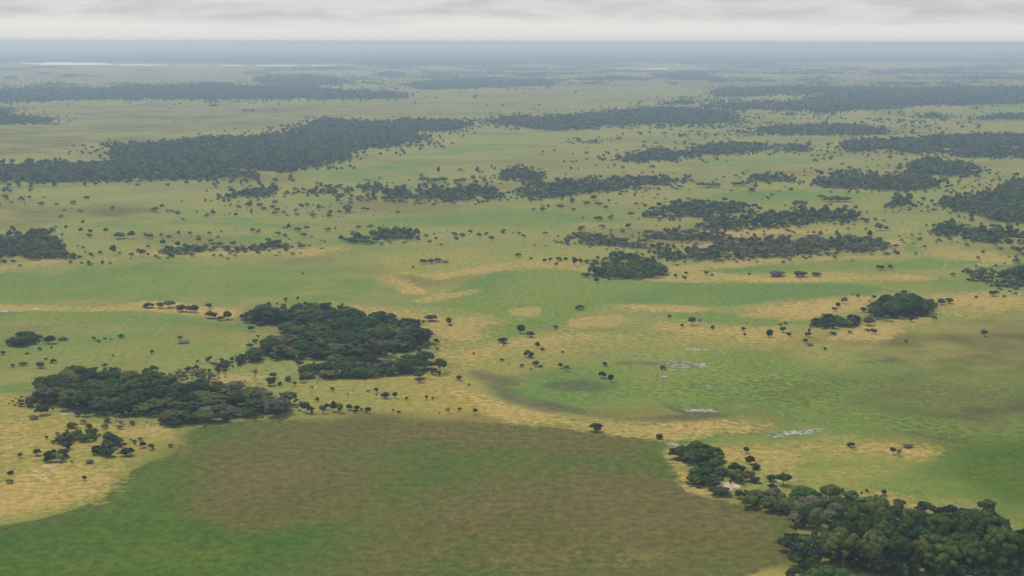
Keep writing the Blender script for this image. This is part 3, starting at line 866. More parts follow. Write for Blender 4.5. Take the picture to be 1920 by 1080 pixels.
# ------------------------------------------------------------------ single trees and bushes standing in the open
#  x, y of the foot in the photo, width and height in photo pixels, kind, tint, label
OPEN = [
    (1087, 580, 16, 8, 'b', 'dark green', 'flat dark bush alone in the green field below the flat wood'),
    (977, 625, 15, 16, 't', 'dark green', 'upright dark tree beside the tip of the green inlet'),
    (994, 632, 17, 11, 'b', 'dark green', 'wide bush just right of the upright tree at the green inlet'),
    (1042, 617, 9, 7, 'b', 'greyish', 'small greyish bush on the edge of the green inlet'),
    (942, 642, 17, 9, 't', 'blackish green', 'flat-topped tree over a small bush on the yellow ground'),
    (946, 648, 8, 7, 'b', 'dark green', 'small round bush below the flat-topped tree'),
    (1008, 652, 9, 11, 't', 'dark green', 'small upright tree above a smaller round bush'),
    (1017, 658, 7, 6, 'b', 'deep green', 'small round bush below the small upright tree'),
    (990, 670, 19, 13, 'b', 'dark green', 'broad domed bush in the middle of the yellow ground'),
    (889, 670, 7, 11, 'd', 'greyish', 'thin greyish tree on the yellow ground right of the upper left grove'),
    (941, 677, 9, 5, 'b', 'blackish green', 'tiny low dark bush left of the domed bush'),
    (979, 688, 9, 6, 'b', 'dark green', 'small bush left of the larger pair at the field edge'),
    (1004, 687, 13, 10, 't', 'dark green', 'dark tree with a little bush at its right foot'),
    (1014, 689, 8, 5, 'b', 'deep green', 'little bush at the right foot of the dark tree'),
    (1051, 691, 9, 10, 't', 'dark green', 'small tree left of the spreading tree'),
    (1063, 696, 15, 11, 'd', 'dark green', 'spreading open-crowned tree at the edge of the wide field'),
    (1134, 687, 10, 8, 'b', 'dark green', 'small dark bush above the pair in the wide field'),
    (1128, 709, 14, 12, 'b', 'dark green', 'left bush of the pair in the wide field'),
    (1145, 717, 12, 15, 't', 'blackish green', 'dark upright tree, right one of the pair in the wide field'),
    (861, 713, 11, 9, 'b', 'dark green', 'dark bush at the left start of the wet brown band'),
    (880, 723, 7, 4, 'b', 'blackish green', 'tiny bush just below the start of the wet brown band'),
    (1055, 662, 6, 4, 'b', 'blackish green', 'tiny dark bush on the yellow-green ground right of the domed bush'),
    (996, 697, 9, 7, 'd', 'greyish', 'pale thin shrubby tree below the dark tree and its bush'),
    (1244, 693, 11, 8, 'b', 'dark green', 'dark bush standing in the white clay patch'),
    (841, 609, 10, 14, 't', 'brownish', 'brownish tree at the right of the upper left grove'),
    (845, 611, 7, 4, 'b', 'dark green', 'tiny bush at the foot of the brownish tree'),
    (809, 602, 23, 11, 'b', 'dark green', 'wide dark bush off the right corner of the upper left grove'),
    (649, 581, 15, 7, 'b', 'dark green', 'flat dark bush just behind the upper left grove'),
    (709, 595, 6, 9, 't', 'dark green', 'small slim tree behind the upper left grove'),
    (822, 705, 9, 10, 'b', 'dark green', 'small round bush right below the tall clump'),
    (824, 700, 16, 28, 't', 'deep green', 'tall green tree of the clump at the lower right of the open woodland'),
    (833, 697, 10, 20, 't', 'dark green', 'slim dark tree on the right of the tall clump'),
    (813, 702, 14, 12, 'b', 'dark green', 'bush on the left of the tall clump'),
    (785, 710, 22, 13, 't', 'dark green', 'broad dark tree alone below the open woodland'),
    (788, 717, 14, 10, 'b', 'brownish', 'brownish bush in front of the broad dark tree'),
    (623, 734, 8, 8, 't', 'dark green', 'small round tree on the yellow strip, left of all others'),
    (652, 743, 7, 6, 'd', 'greyish', 'pale bare little tree on the yellow strip'),
    (690, 735, 6, 4, 'b', 'dark green', 'tiny bush left of the stalked tree'),
    (705, 736, 9, 9, 't', 'dark green', 'small stalked tree on the yellow strip'),
    (706, 749, 4, 11, 'd', 'brownish', 'thin dead tree left of the round tree'),
    (722, 747, 14, 12, 't', 'dark green', 'round dark tree in the middle of the yellow strip'),
    (741, 747, 10, 12, 't', 'dark green', 'narrow dark tree right of the round tree'),
    (763, 750, 7, 6, 'b', 'dark green', 'small bush right of the narrow tree'),
    (800, 749, 6, 8, 't', 'dark green', 'small slim tree with a tiny bush to its right'),
    (811, 749, 5, 5, 'b', 'dark green', 'tiny bush right of the small slim tree'),
    (737, 772, 5, 6, 'b', 'reddish', 'tiny reddish bush near the marsh edge'),
    (748, 774, 8, 4, 'b', 'dark green', 'low flat bush at the marsh edge beside the reddish bush'),
    (824, 777, 4, 4, 'b', 'brownish', 'tiny bush left of the pale bare tree'),
    (841, 776, 11, 12, 'd', 'greyish', 'pale bare-branched tree near the marsh edge'),
    (862, 771, 7, 7, 'b', 'dark green', 'dark bush between the pale bare tree and the stalked tree'),
    (891, 777, 8, 11, 't', 'dark green', 'stalked tree near the marsh edge, right of the others'),
    (574, 774, 13, 20, 't', 'dark green', 'tall dark tree at the left end of the row by the marsh'),
    (582, 776, 14, 14, 'b', 'blackish green', 'bush beside the tall tree at the left end of the row'),
    (565, 772, 8, 20, 't', 'olive green', 'slim olive tree left of the tall tree in the row'),
    (605, 775, 13, 15, 't', 'brownish', 'brownish tree in the middle of the row by the marsh'),
    (613, 768, 11, 12, 't', 'dark green', 'dark tree behind the brownish tree of the row'),
    (626, 772, 12, 20, 't', 'dark green', 'tallest tree in the middle of the row by the marsh'),
    (638, 774, 11, 18, 't', 'olive green', 'olive tree right of the tallest tree of the row'),
    (654, 769, 13, 11, 'b', 'dark green', 'round bush right of the olive tree of the row'),
    (669, 769, 10, 9, 't', 'dark green', 'upper tree of the stacked pair in the row'),
    (667, 775, 9, 7, 'b', 'blackish green', 'bush below the upper tree of the stacked pair'),
    (678, 771, 6, 6, 'b', 'brownish', 'small brownish bush near the right end of the row'),
    (690, 775, 12, 12, 'b', 'dark green', 'rough dark bush at the right end of the row by the marsh'),
    (594, 752, 9, 7, 'b', 'dark green', 'small bush above the row by the marsh'),
    (1255, 596, 7, 6, 't', 'dark green', 'small tree at the left end of the green belt'),
    (1297, 610, 14, 15, 't', 'dark green', 'many-stemmed dark tree on the dry ground right of the green belt'),
    (1313, 607, 7, 10, 'd', 'greyish', 'thin greyish tree right of the many-stemmed tree'),
    (1279, 613, 7, 6, 't', 'dark green', 'tiny tree left of the many-stemmed tree'),
    (1336, 618, 8, 8, 't', 'dark green', 'small tree on the dry ground between two tiny pairs'),
    (1394, 620, 9, 7, 't', 'dark green', 'upper one of a tiny pair of trees on the dry ground'),
    (1396, 629, 6, 5, 't', 'dark green', 'lower one of a tiny pair of trees on the dry ground'),
    (1442, 632, 15, 14, 't', 'blackish green', 'largest round tree on the dry ground'),
    (1468, 623, 13, 10, 't', 'dark green', 'dark tree with a side branch right of the largest round tree'),
    (1479, 631, 9, 8, 'b', 'dark green', 'small bush below the tree with the side branch'),
    (1463, 611, 7, 5, 't', 'dark green', 'left one of two tiny trees by the green tongue'),
    (1473, 609, 7, 5, 't', 'dark green', 'right one of two tiny trees by the green tongue'),
    (1521, 614, 9, 6, 't', 'dark green', 'small flat tree left of the bushes beside the round wood'),
    (1517, 624, 6, 8, 't', 'dark green', 'slim tree standing over a round dark bush'),
    (1515, 632, 12, 9, 'b', 'blackish green', 'round dark bush under the slim tree'),
    (1510, 643, 10, 8, 'b', 'blackish green', 'dark bush below the slim tree and its bush'),
    (1518, 648, 12, 4, 'b', 'greyish', 'low spread shrub right below the dark bush'),
    (1547, 657, 6, 6, 'b', 'blackish green', 'small black bush alone at the top of the wide field'),
    (1571, 578, 10, 11, 't', 'dark green', 'dark tree on the tan ground left of the round wood'),
    (1564, 583, 10, 7, 'b', 'dark green', 'bush at the left foot of the tree on the tan ground'),
    (1561, 627, 13, 5, 'b', 'dark green', 'low wide bush below the bushes beside the round wood'),
    (1593, 625, 9, 5, 'b', 'dark green', 'low small bush right of the low wide bush'),
    (1627, 610, 18, 15, 't', 'brownish', 'brownish dark tree below the round wood'),
    (1638, 607, 6, 7, 't', 'dark green', 'small tree touching the brownish dark tree'),
    (1625, 621, 10, 5, 'b', 'dark green', 'low bush left of the round bush below the round wood'),
    (1638, 626, 13, 10, 'b', 'dark green', 'round bush below the brownish dark tree'),
    (1649, 597, 8, 6, 't', 'dark green', 'tuft-like little tree at the foot of the round wood'),
    (1675, 609, 3, 6, 'd', 'blackish green', 'thin dark stump-like tree right below the round wood'),
    (1698, 643, 7, 6, 'b', 'dark green', 'small dull bush alone below the round wood'),
    (1845, 631, 12, 12, 't', 'dark green', 'lone dark tree with a tan patch below it near the right edge'),
    (1766, 571, 11, 10, 't', 'dark green', 'left tree of the pair right of the round wood'),
    (1779, 569, 17, 10, 't', 'dark green', 'wider right tree of the pair right of the round wood'),
    (1831, 559, 7, 5, 'b', 'dark green', 'tiny bush left of the flat dark tree at the right'),
    (1862, 555, 17, 10, 't', 'dark green', 'flat dark tree on the tan ground near the right edge'),
    (1883, 558, 7, 5, 'b', 'dark green', 'small bush right of the flat dark tree near the right edge'),
    (80, 778, 24, 17, 'b', 'blackish green', 'big black-green bush left of the sandy patch'),
    (62, 786, 16, 7, 'b', 'greyish', 'grey scrub below the big black-green bush'),
    (135, 802, 21, 10, 't', 'dark green', 'wide flat tree above the bushes on the lower left slope'),
    (167, 804, 12, 9, 'b', 'dark green', 'small dark bush right of the wide flat tree'),
    (247, 797, 12, 9, 'b', 'greyish', 'grey round bush on the sandy ground'),
    (237, 782, 13, 7, 'b', 'dark green', 'dark low bush at the front edge of the lower left grove'),
    (307, 795, 20, 16, 't', 'dark green', 'round tree with visible trunk at the front of the lower left grove'),
    (330, 800, 22, 13, 'b', 'dark green', 'round bush next to the yellow strip, front of the ragged end'),
    (87, 824, 7, 7, 't', 'brownish', 'small brown tree left of the bushes on the lower left slope'),
    (127, 841, 19, 13, 'b', 'blackish green', 'round black-green bush below the bushes on the lower left slope'),
    (240, 854, 25, 14, 'b', 'blackish green', 'big round dark bush at the yellow edge of the lower left slope'),
    (268, 839, 14, 11, 'b', 'blackish green', 'left bush of the dark pair on the orange ground'),
    (283, 843, 13, 11, 'b', 'dark green', 'right bush of the dark pair on the orange ground'),
    (263, 826, 9, 5, 't', 'dark green', 'small flat tree above the dark pair on the orange ground'),
    (38, 858, 10, 9, 't', 'brownish', 'brownish little tree at the far left of the lower left slope'),
    (70, 854, 14, 12, 'b', 'dark green', 'dull green bush left of the bush heap'),
    (100, 851, 13, 9, 'b', 'dark green', 'dark bush behind the bush heap'),
    (170, 868, 16, 6, 'b', 'greyish', 'low greyish bush at the yellow edge below the slope'),
    (20, 889, 14, 6, 'b', 'blackish green', 'flat dark bush at the left picture edge'),
    (158, 901, 9, 9, 't', 'dark green', 'small lone tree on the orange ground above the marsh'),
    (18, 906, 14, 7, 'b', 'deep green', 'low green bush at the end of the green patch on the left edge'),
    (320, 838, 10, 6, 'b', 'brownish', 'thin brown shrub at the corner of the marsh'),
    (93, 644, 20, 14, 'b', 'blackish green', 'round dark bush right of the dark bush row at the left edge'),
    (117, 637, 20, 5, 'b', 'greyish', 'long low shrub right of the dark bush row'),
    (176, 638, 7, 7, 'b', 'dark green', 'small bush, first of the loose line on the left field'),
    (184, 642, 9, 5, 'b', 'dark green', 'low bush, second of the loose line on the left field'),
    (196, 637, 8, 5, 'b', 'greyish', 'greyish bush, third of the loose line on the left field'),
    (209, 641, 9, 7, 'd', 'greyish', 'pale thin shrub, fourth of the loose line on the left field'),
    (227, 634, 10, 7, 'b', 'dark green', 'dark round bush at the right end of the loose line'),
    (338, 637, 10, 7, 'b', 'dark green', 'small bush alone in the right half of the left field'),
    (345, 643, 20, 3, 'b', 'greyish', 'very low shrub below the small bush of the left field'),
    (285, 662, 8, 6, 'b', 'dark green', 'small dark bush in the yellow middle of the left field'),
    (212, 668, 5, 4, 'b', 'brownish', 'tiny brown bush in the yellow middle of the left field'),
    (5, 665, 10, 7, 'b', 'dark green', 'bush at the left picture edge below the dark bush row'),
    (50, 664, 9, 3, 'b', 'dark green', 'tiny low bush below the dark bush row'),
    (74, 658, 8, 7, 'b', 'dark green', 'small slanting bush below the round dark bush'),
    (97, 654, 5, 5, 'b', 'dark green', 'tiny bush right of the slanting bush'),
    (86, 675, 6, 4, 'b', 'blackish green', 'tiny black bush above the three-bush line'),
    (100, 681, 11, 8, 'b', 'blackish green', 'dark pointed bush above the lower left grove'),
    (44, 685, 14, 6, 'b', 'dark green', 'low wide bush left of the tall brown bush'),
    (23, 689, 8, 7, 'b', 'dark green', 'small bush left of the low wide bush'),
    (76, 690, 15, 12, 't', 'brownish', 'brown-green little tree above the lower left grove'),
    (1117, 809, 24, 15, 'b', 'blackish green', 'dark wind-shaped bush at the upper edge of the marsh'),
    (1236, 823, 15, 9, 'b', 'blackish green', 'dark bush beside white clay at the corner of the marsh'),
    (1399, 850, 12, 12, 't', 'dark green', 'small stalked tree on the tan ground above two round bushes'),
    (1406, 870, 17, 15, 'b', 'blackish green', 'upper one of two round bushes on the tan ground'),
    (1415, 880, 19, 11, 'b', 'dark green', 'lower one of two round bushes on the tan ground'),
    (1446, 902, 18, 12, 't', 'dark green', 'small dark tree beside a tiny sandy spot'),
    (1469, 910, 26, 22, 't', 'dark green', 'taller rugged tree right of the tiny sandy spot'),
    (1416, 905, 19, 11, 'b', 'dark green', 'low bush at the right end of the middle thicket'),
    (1350, 928, 42, 13, 'b', 'dark green', 'long low bush below the bare sandy patch'),
    (1386, 934, 17, 15, 'b', 'dark green', 'round bush right of the long low bush'),
    (1596, 838, 15, 8, 'b', 'blackish green', 'dark slanting bush alone in the yellow field'),
    (1674, 852, 11, 13, 't', 'dark green', 'small dark tree left of the palm'),
    (1685, 856, 12, 16, 'p', 'dark green', 'slim lone palm tree standing in the yellow field'),
    (1702, 839, 18, 6, 'b', 'greyish', 'low grey-green bush right of the palm'),
    (1657, 928, 11, 10, 't', 'blackish green', 'small round tree behind the thicket'),
    (1615, 929, 5, 8, 't', 'dark green', 'tiny slim tree behind the thicket'),
    (1625, 928, 7, 8, 'd', 'dark green', 'tiny open tree right of the slim one behind the thicket'),
    (1685, 953, 22, 17, 'b', 'brownish', 'big round brownish bush between the thicket and the field'),
    (1657, 941, 14, 14, 'd', 'brownish', 'bare brownish tree on the rear edge of the thicket'),
    (446, 684, 12, 20, 'p', 'deep green', 'feathery palm at the left tip of the southern arm of the upper grove'),
    (278, 577, 20, 9, 'b', 'dark green', 'dark bush at the left end of the tree line on the dry spit'),
    (300, 578, 16, 11, 't', 'brownish', 'flat brownish tree on the dry spit, second from left'),
    (318, 577, 20, 13, 't', 'greyish', 'largest greyish open tree on the dry spit'),
    (340, 584, 20, 12, 'b', 'dark green', 'wide dark bush on the dry spit'),
    (354, 585, 16, 12, 'b', 'brownish', 'brownish bush next to the wide dark bush on the dry spit'),
    (366, 586, 13, 14, 't', 'dark green', 'dark tree at the right end of the tree line on the dry spit'),
    (391, 579, 11, 10, 'b', 'dark green', 'round dark bush between the dry spit and the upper left grove'),
    (396, 597, 22, 13, 'b', 'dark green', 'wide bush left of the tip of the upper left grove'),
    (414, 601, 15, 8, 'b', 'blackish green', 'low black bush at the edge of the green field'),
    (426, 599, 18, 15, 't', 'dark green', 'leaning tree right of the low black bush'),
    (478, 718, 11, 26, 'd', 'greyish', 'tall thin greyish tree on the sandy ground between the groves'),
    (508, 723, 18, 15, 'b', 'blackish green', 'large round black-green bush between the groves'),
    (512, 709, 14, 10, 'b', 'dark green', 'dark bush above the large round bush between the groves'),
    (525, 724, 9, 8, 'b', 'dark green', 'small round bush right of the large round one between the groves'),
    (553, 724, 8, 9, 't', 'dark green', 'small dark tree at the left end of the yellow strip'),
    (540, 715, 13, 9, 'b', 'dark green', 'bush just left below the open woodland'),
    (567, 717, 14, 12, 'b', 'dark green', 'dark round bush at the lower edge of the open woodland'),
    (585, 728, 5, 4, 'b', 'brownish', 'tiny brown bush below the open woodland'),
    (821, 492, 16, 8, 't', 'dark green', 'right bushy tree of the small clump above the curved dry strip'),
    (808, 494, 12, 9, 'b', 'dark green', 'middle bush of the small clump above the curved dry strip'),
    (794, 495, 13, 9, 'b', 'dark green', 'left round bush of the small clump above the curved dry strip'),
    (835, 493, 12, 4, 'b', 'blackish green', 'low bush at the right end of the small clump'),
    (774, 503, 5, 5, 'b', 'brownish', 'tiny bush above the curved dry strip'),
    (972, 482, 11, 7, 'b', 'dark green', 'round dark bush on the dry strip above the flat wood'),
    (995, 486, 8, 4, 'b', 'dark green', 'low bush right of the round dark one on the dry strip'),
    (1021, 492, 8, 7, 'b', 'dark green', 'first round bush of the bead-like row left of the flat wood'),
    (1032, 490, 9, 7, 'b', 'dark green', 'second round bush of the bead-like row left of the flat wood'),
    (1047, 490, 12, 8, 'b', 'dark green', 'wide third bush of the bead-like row left of the flat wood'),
    (1061, 490, 9, 8, 'b', 'dark green', 'fourth bush of the bead-like row left of the flat wood'),
    (1044, 498, 7, 6, 'b', 'dark green', 'small bush below the wide third one of the row'),
    (1077, 499, 10, 17, 't', 'dark green', 'tall dark tree of the bead-like row left of the flat wood'),
    (1088, 495, 10, 10, 'b', 'dark green', 'bush right of the tall dark tree of the row'),
    (1098, 494, 8, 6, 'b', 'dark green', 'small bush near the right end of the row'),
    (1113, 494, 20, 8, 'b', 'greyish', 'long grey bush behind the flat wood'),
    (568, 515, 5, 4, 'b', 'blackish green', 'tiny dark bush alone in the big left green field'),
    (1325, 516, 10, 8, 'b', 'dark green', 'pointed bush on the dry strip right of the flat wood'),
    (1335, 517, 6, 4, 'b', 'dark green', 'tiny bush right of the pointed bush'),
    (1405, 516, 6, 4, 'b', 'blackish green', 'tiny dark bush in the middle of the dry strip'),
    (1456, 518, 28, 9, 'b', 'greyish', 'left low bush of the two long ones on the dry strip'),
    (1500, 519, 24, 10, 'b', 'dark green', 'right long bush of the two on the dry strip'),
    (1530, 518, 16, 7, 'b', 'dark green', 'low bush at the right end of the two long ones'),
    (1651, 506, 14, 9, 'b', 'dark green', 'round bush of the pair on the right tan strip'),
    (1669, 504, 9, 8, 't', 'dark green', 'small tree of the pair on the right tan strip'),
]
KN = {'b': 'open bushes', 't': 'open trees', 'd': 'open trees', 'p': None}
prng = random.Random(99)
n_open = 0
for x, y, w, h, k, tint, lab in OPEN:
    s, p = px_per_m(x, y)
    ww, hh = w / s * 1.08, h / s * 1.06
    if k == 'b':
        o = place_bush(p, ww, hh, tint, prng)
        o['group'] = 'bushes standing alone on the plain'
    else:
        o = place_tree(p, ww, hh, tint, {'t': 'small', 'd': 'sparse', 'p': 'palm'}[k], prng)
        if k != 'p':
            o['group'] = 'trees standing alone on the plain'
    o['label'] = lab

# ------------------------------------------------------------------ far-off woods (one mass each)



def low_tree(seed, n_leaf, lobes, leaf, ico, z0=0.05, core=0.86):
    V, fc, at, _ = crown_shape(seed, lobes, n_leaf, z0, 1.0, leaf=leaf, flat=0.8, lob=(0.18, 0.28), spread=0.30, ico=ico, core=core)
    return V, fc, at


LOW_A = [low_tree(500 + i, 190, 7, 0.07, ICO0) for i in range(6)]
LOW_C = [low_tree(560 + i, 26, 3, 0.17, ICO0) for i in range(5)]
LOW_U = [low_tree(540 + i, 220, 6, 0.06, ICO0, 0.0) for i in range(6)]
LOW_B = [low_tree(520 + i, 50, 5, 0.12, ICO0) for i in range(6)]


def mass_mesh(name, items, mat):
    """items: (templates, x, y, w, h, rot, tone)"""
    Vs, Q, Tt, Aq, At, off = [], [], [], [], [], 0
    for (V, fc, at), x, y, w, h, r, tone in items:
        cs, sn = math.cos(r), math.sin(r)
        W = np.empty_like(V)
        W[:, 0] = (V[:, 0] * cs - V[:, 1] * sn) * w + x
        W[:, 1] = (V[:, 0] * sn + V[:, 1] * cs) * w + y
        W[:, 2] = V[:, 2] * h
        Vs.append(W)
        nq = len(fc[0])
        Q.append(fc[0] + off); Tt.append(fc[1] + off)
        a = np.clip(at + tone, 0, 1)
        Aq.append(a[:nq]); At.append(a[nq:])
        off += len(V)
    return mesh_np(name, np.vstack(Vs), [np.vstack(Q), np.vstack(Tt)], mat, np.concatenate(Aq + At))


STRIPS = []
rst = np.random.default_rng(31)
for i in range(80):
    y = 123 + 40 * rst.uniform() ** 1.3
    x = rst.uniform(-60, 1980) if i % 3 else rst.uniform(600, 1980)
    L = rst.uniform(14, 90) * (1.2 if y < 140 else 0.7); t = rst.uniform(2.6, 4.2) + (y - 123) * 0.05
    STRIPS.append([(x - L, y), (x - L * 0.3, y - t), (x + L * 0.4, y - t * 0.8), (x + L, y), (x + L * 0.2, y + 1.2), (x - L * 0.5, y + 1.0)])
UNDER = []
rngu = np.random.default_rng(55)
for gname, poly, sp, (h0, h1), bshare, tints in GROVES:
    X, Y = fill(poly, 4.0, h0 * 0.5, rngu, 0.8, 0.45, rag=12.0, fringe=0.25)
    big = 'open' in gname or 'ragged' in gname
    for x, y in zip(X, Y):
        if big and rngu.uniform() < 0.55:
            continue
        h = h0 * rngu.uniform(0.16, 0.55) * (0.7 if big else 1)
        UNDER.append((LOW_U[rngu.integers(6)], x, y, h * rngu.uniform(1.1, 1.7), h, rngu.uniform(0, 6.28), rngu.normal() * 0.22))
for gname, poly, sp, hr in BUSHES:
    X, Y = fill(poly, 3.4, 1.0, rngu, 0.8, 0.45, rag=14.0)
    for x, y in zip(X, Y):
        h = hr[0] * rngu.uniform(0.15, 0.5)
        UNDER.append((LOW_U[rngu.integers(6)], x, y, h * rngu.uniform(1.3, 2.4), h, rngu.uniform(0, 6.28), rngu.normal() * 0.22))
uo = link('undergrowth', mass_mesh('undergrowth', UNDER, WOODLEAF))
uo.color = (0.062, 0.086, 0.036, 1)
uo['kind'] = 'stuff'
uo['category'] = 'undergrowth'
uo['label'] = 'low green undergrowth between the trees and bushes of the groves'

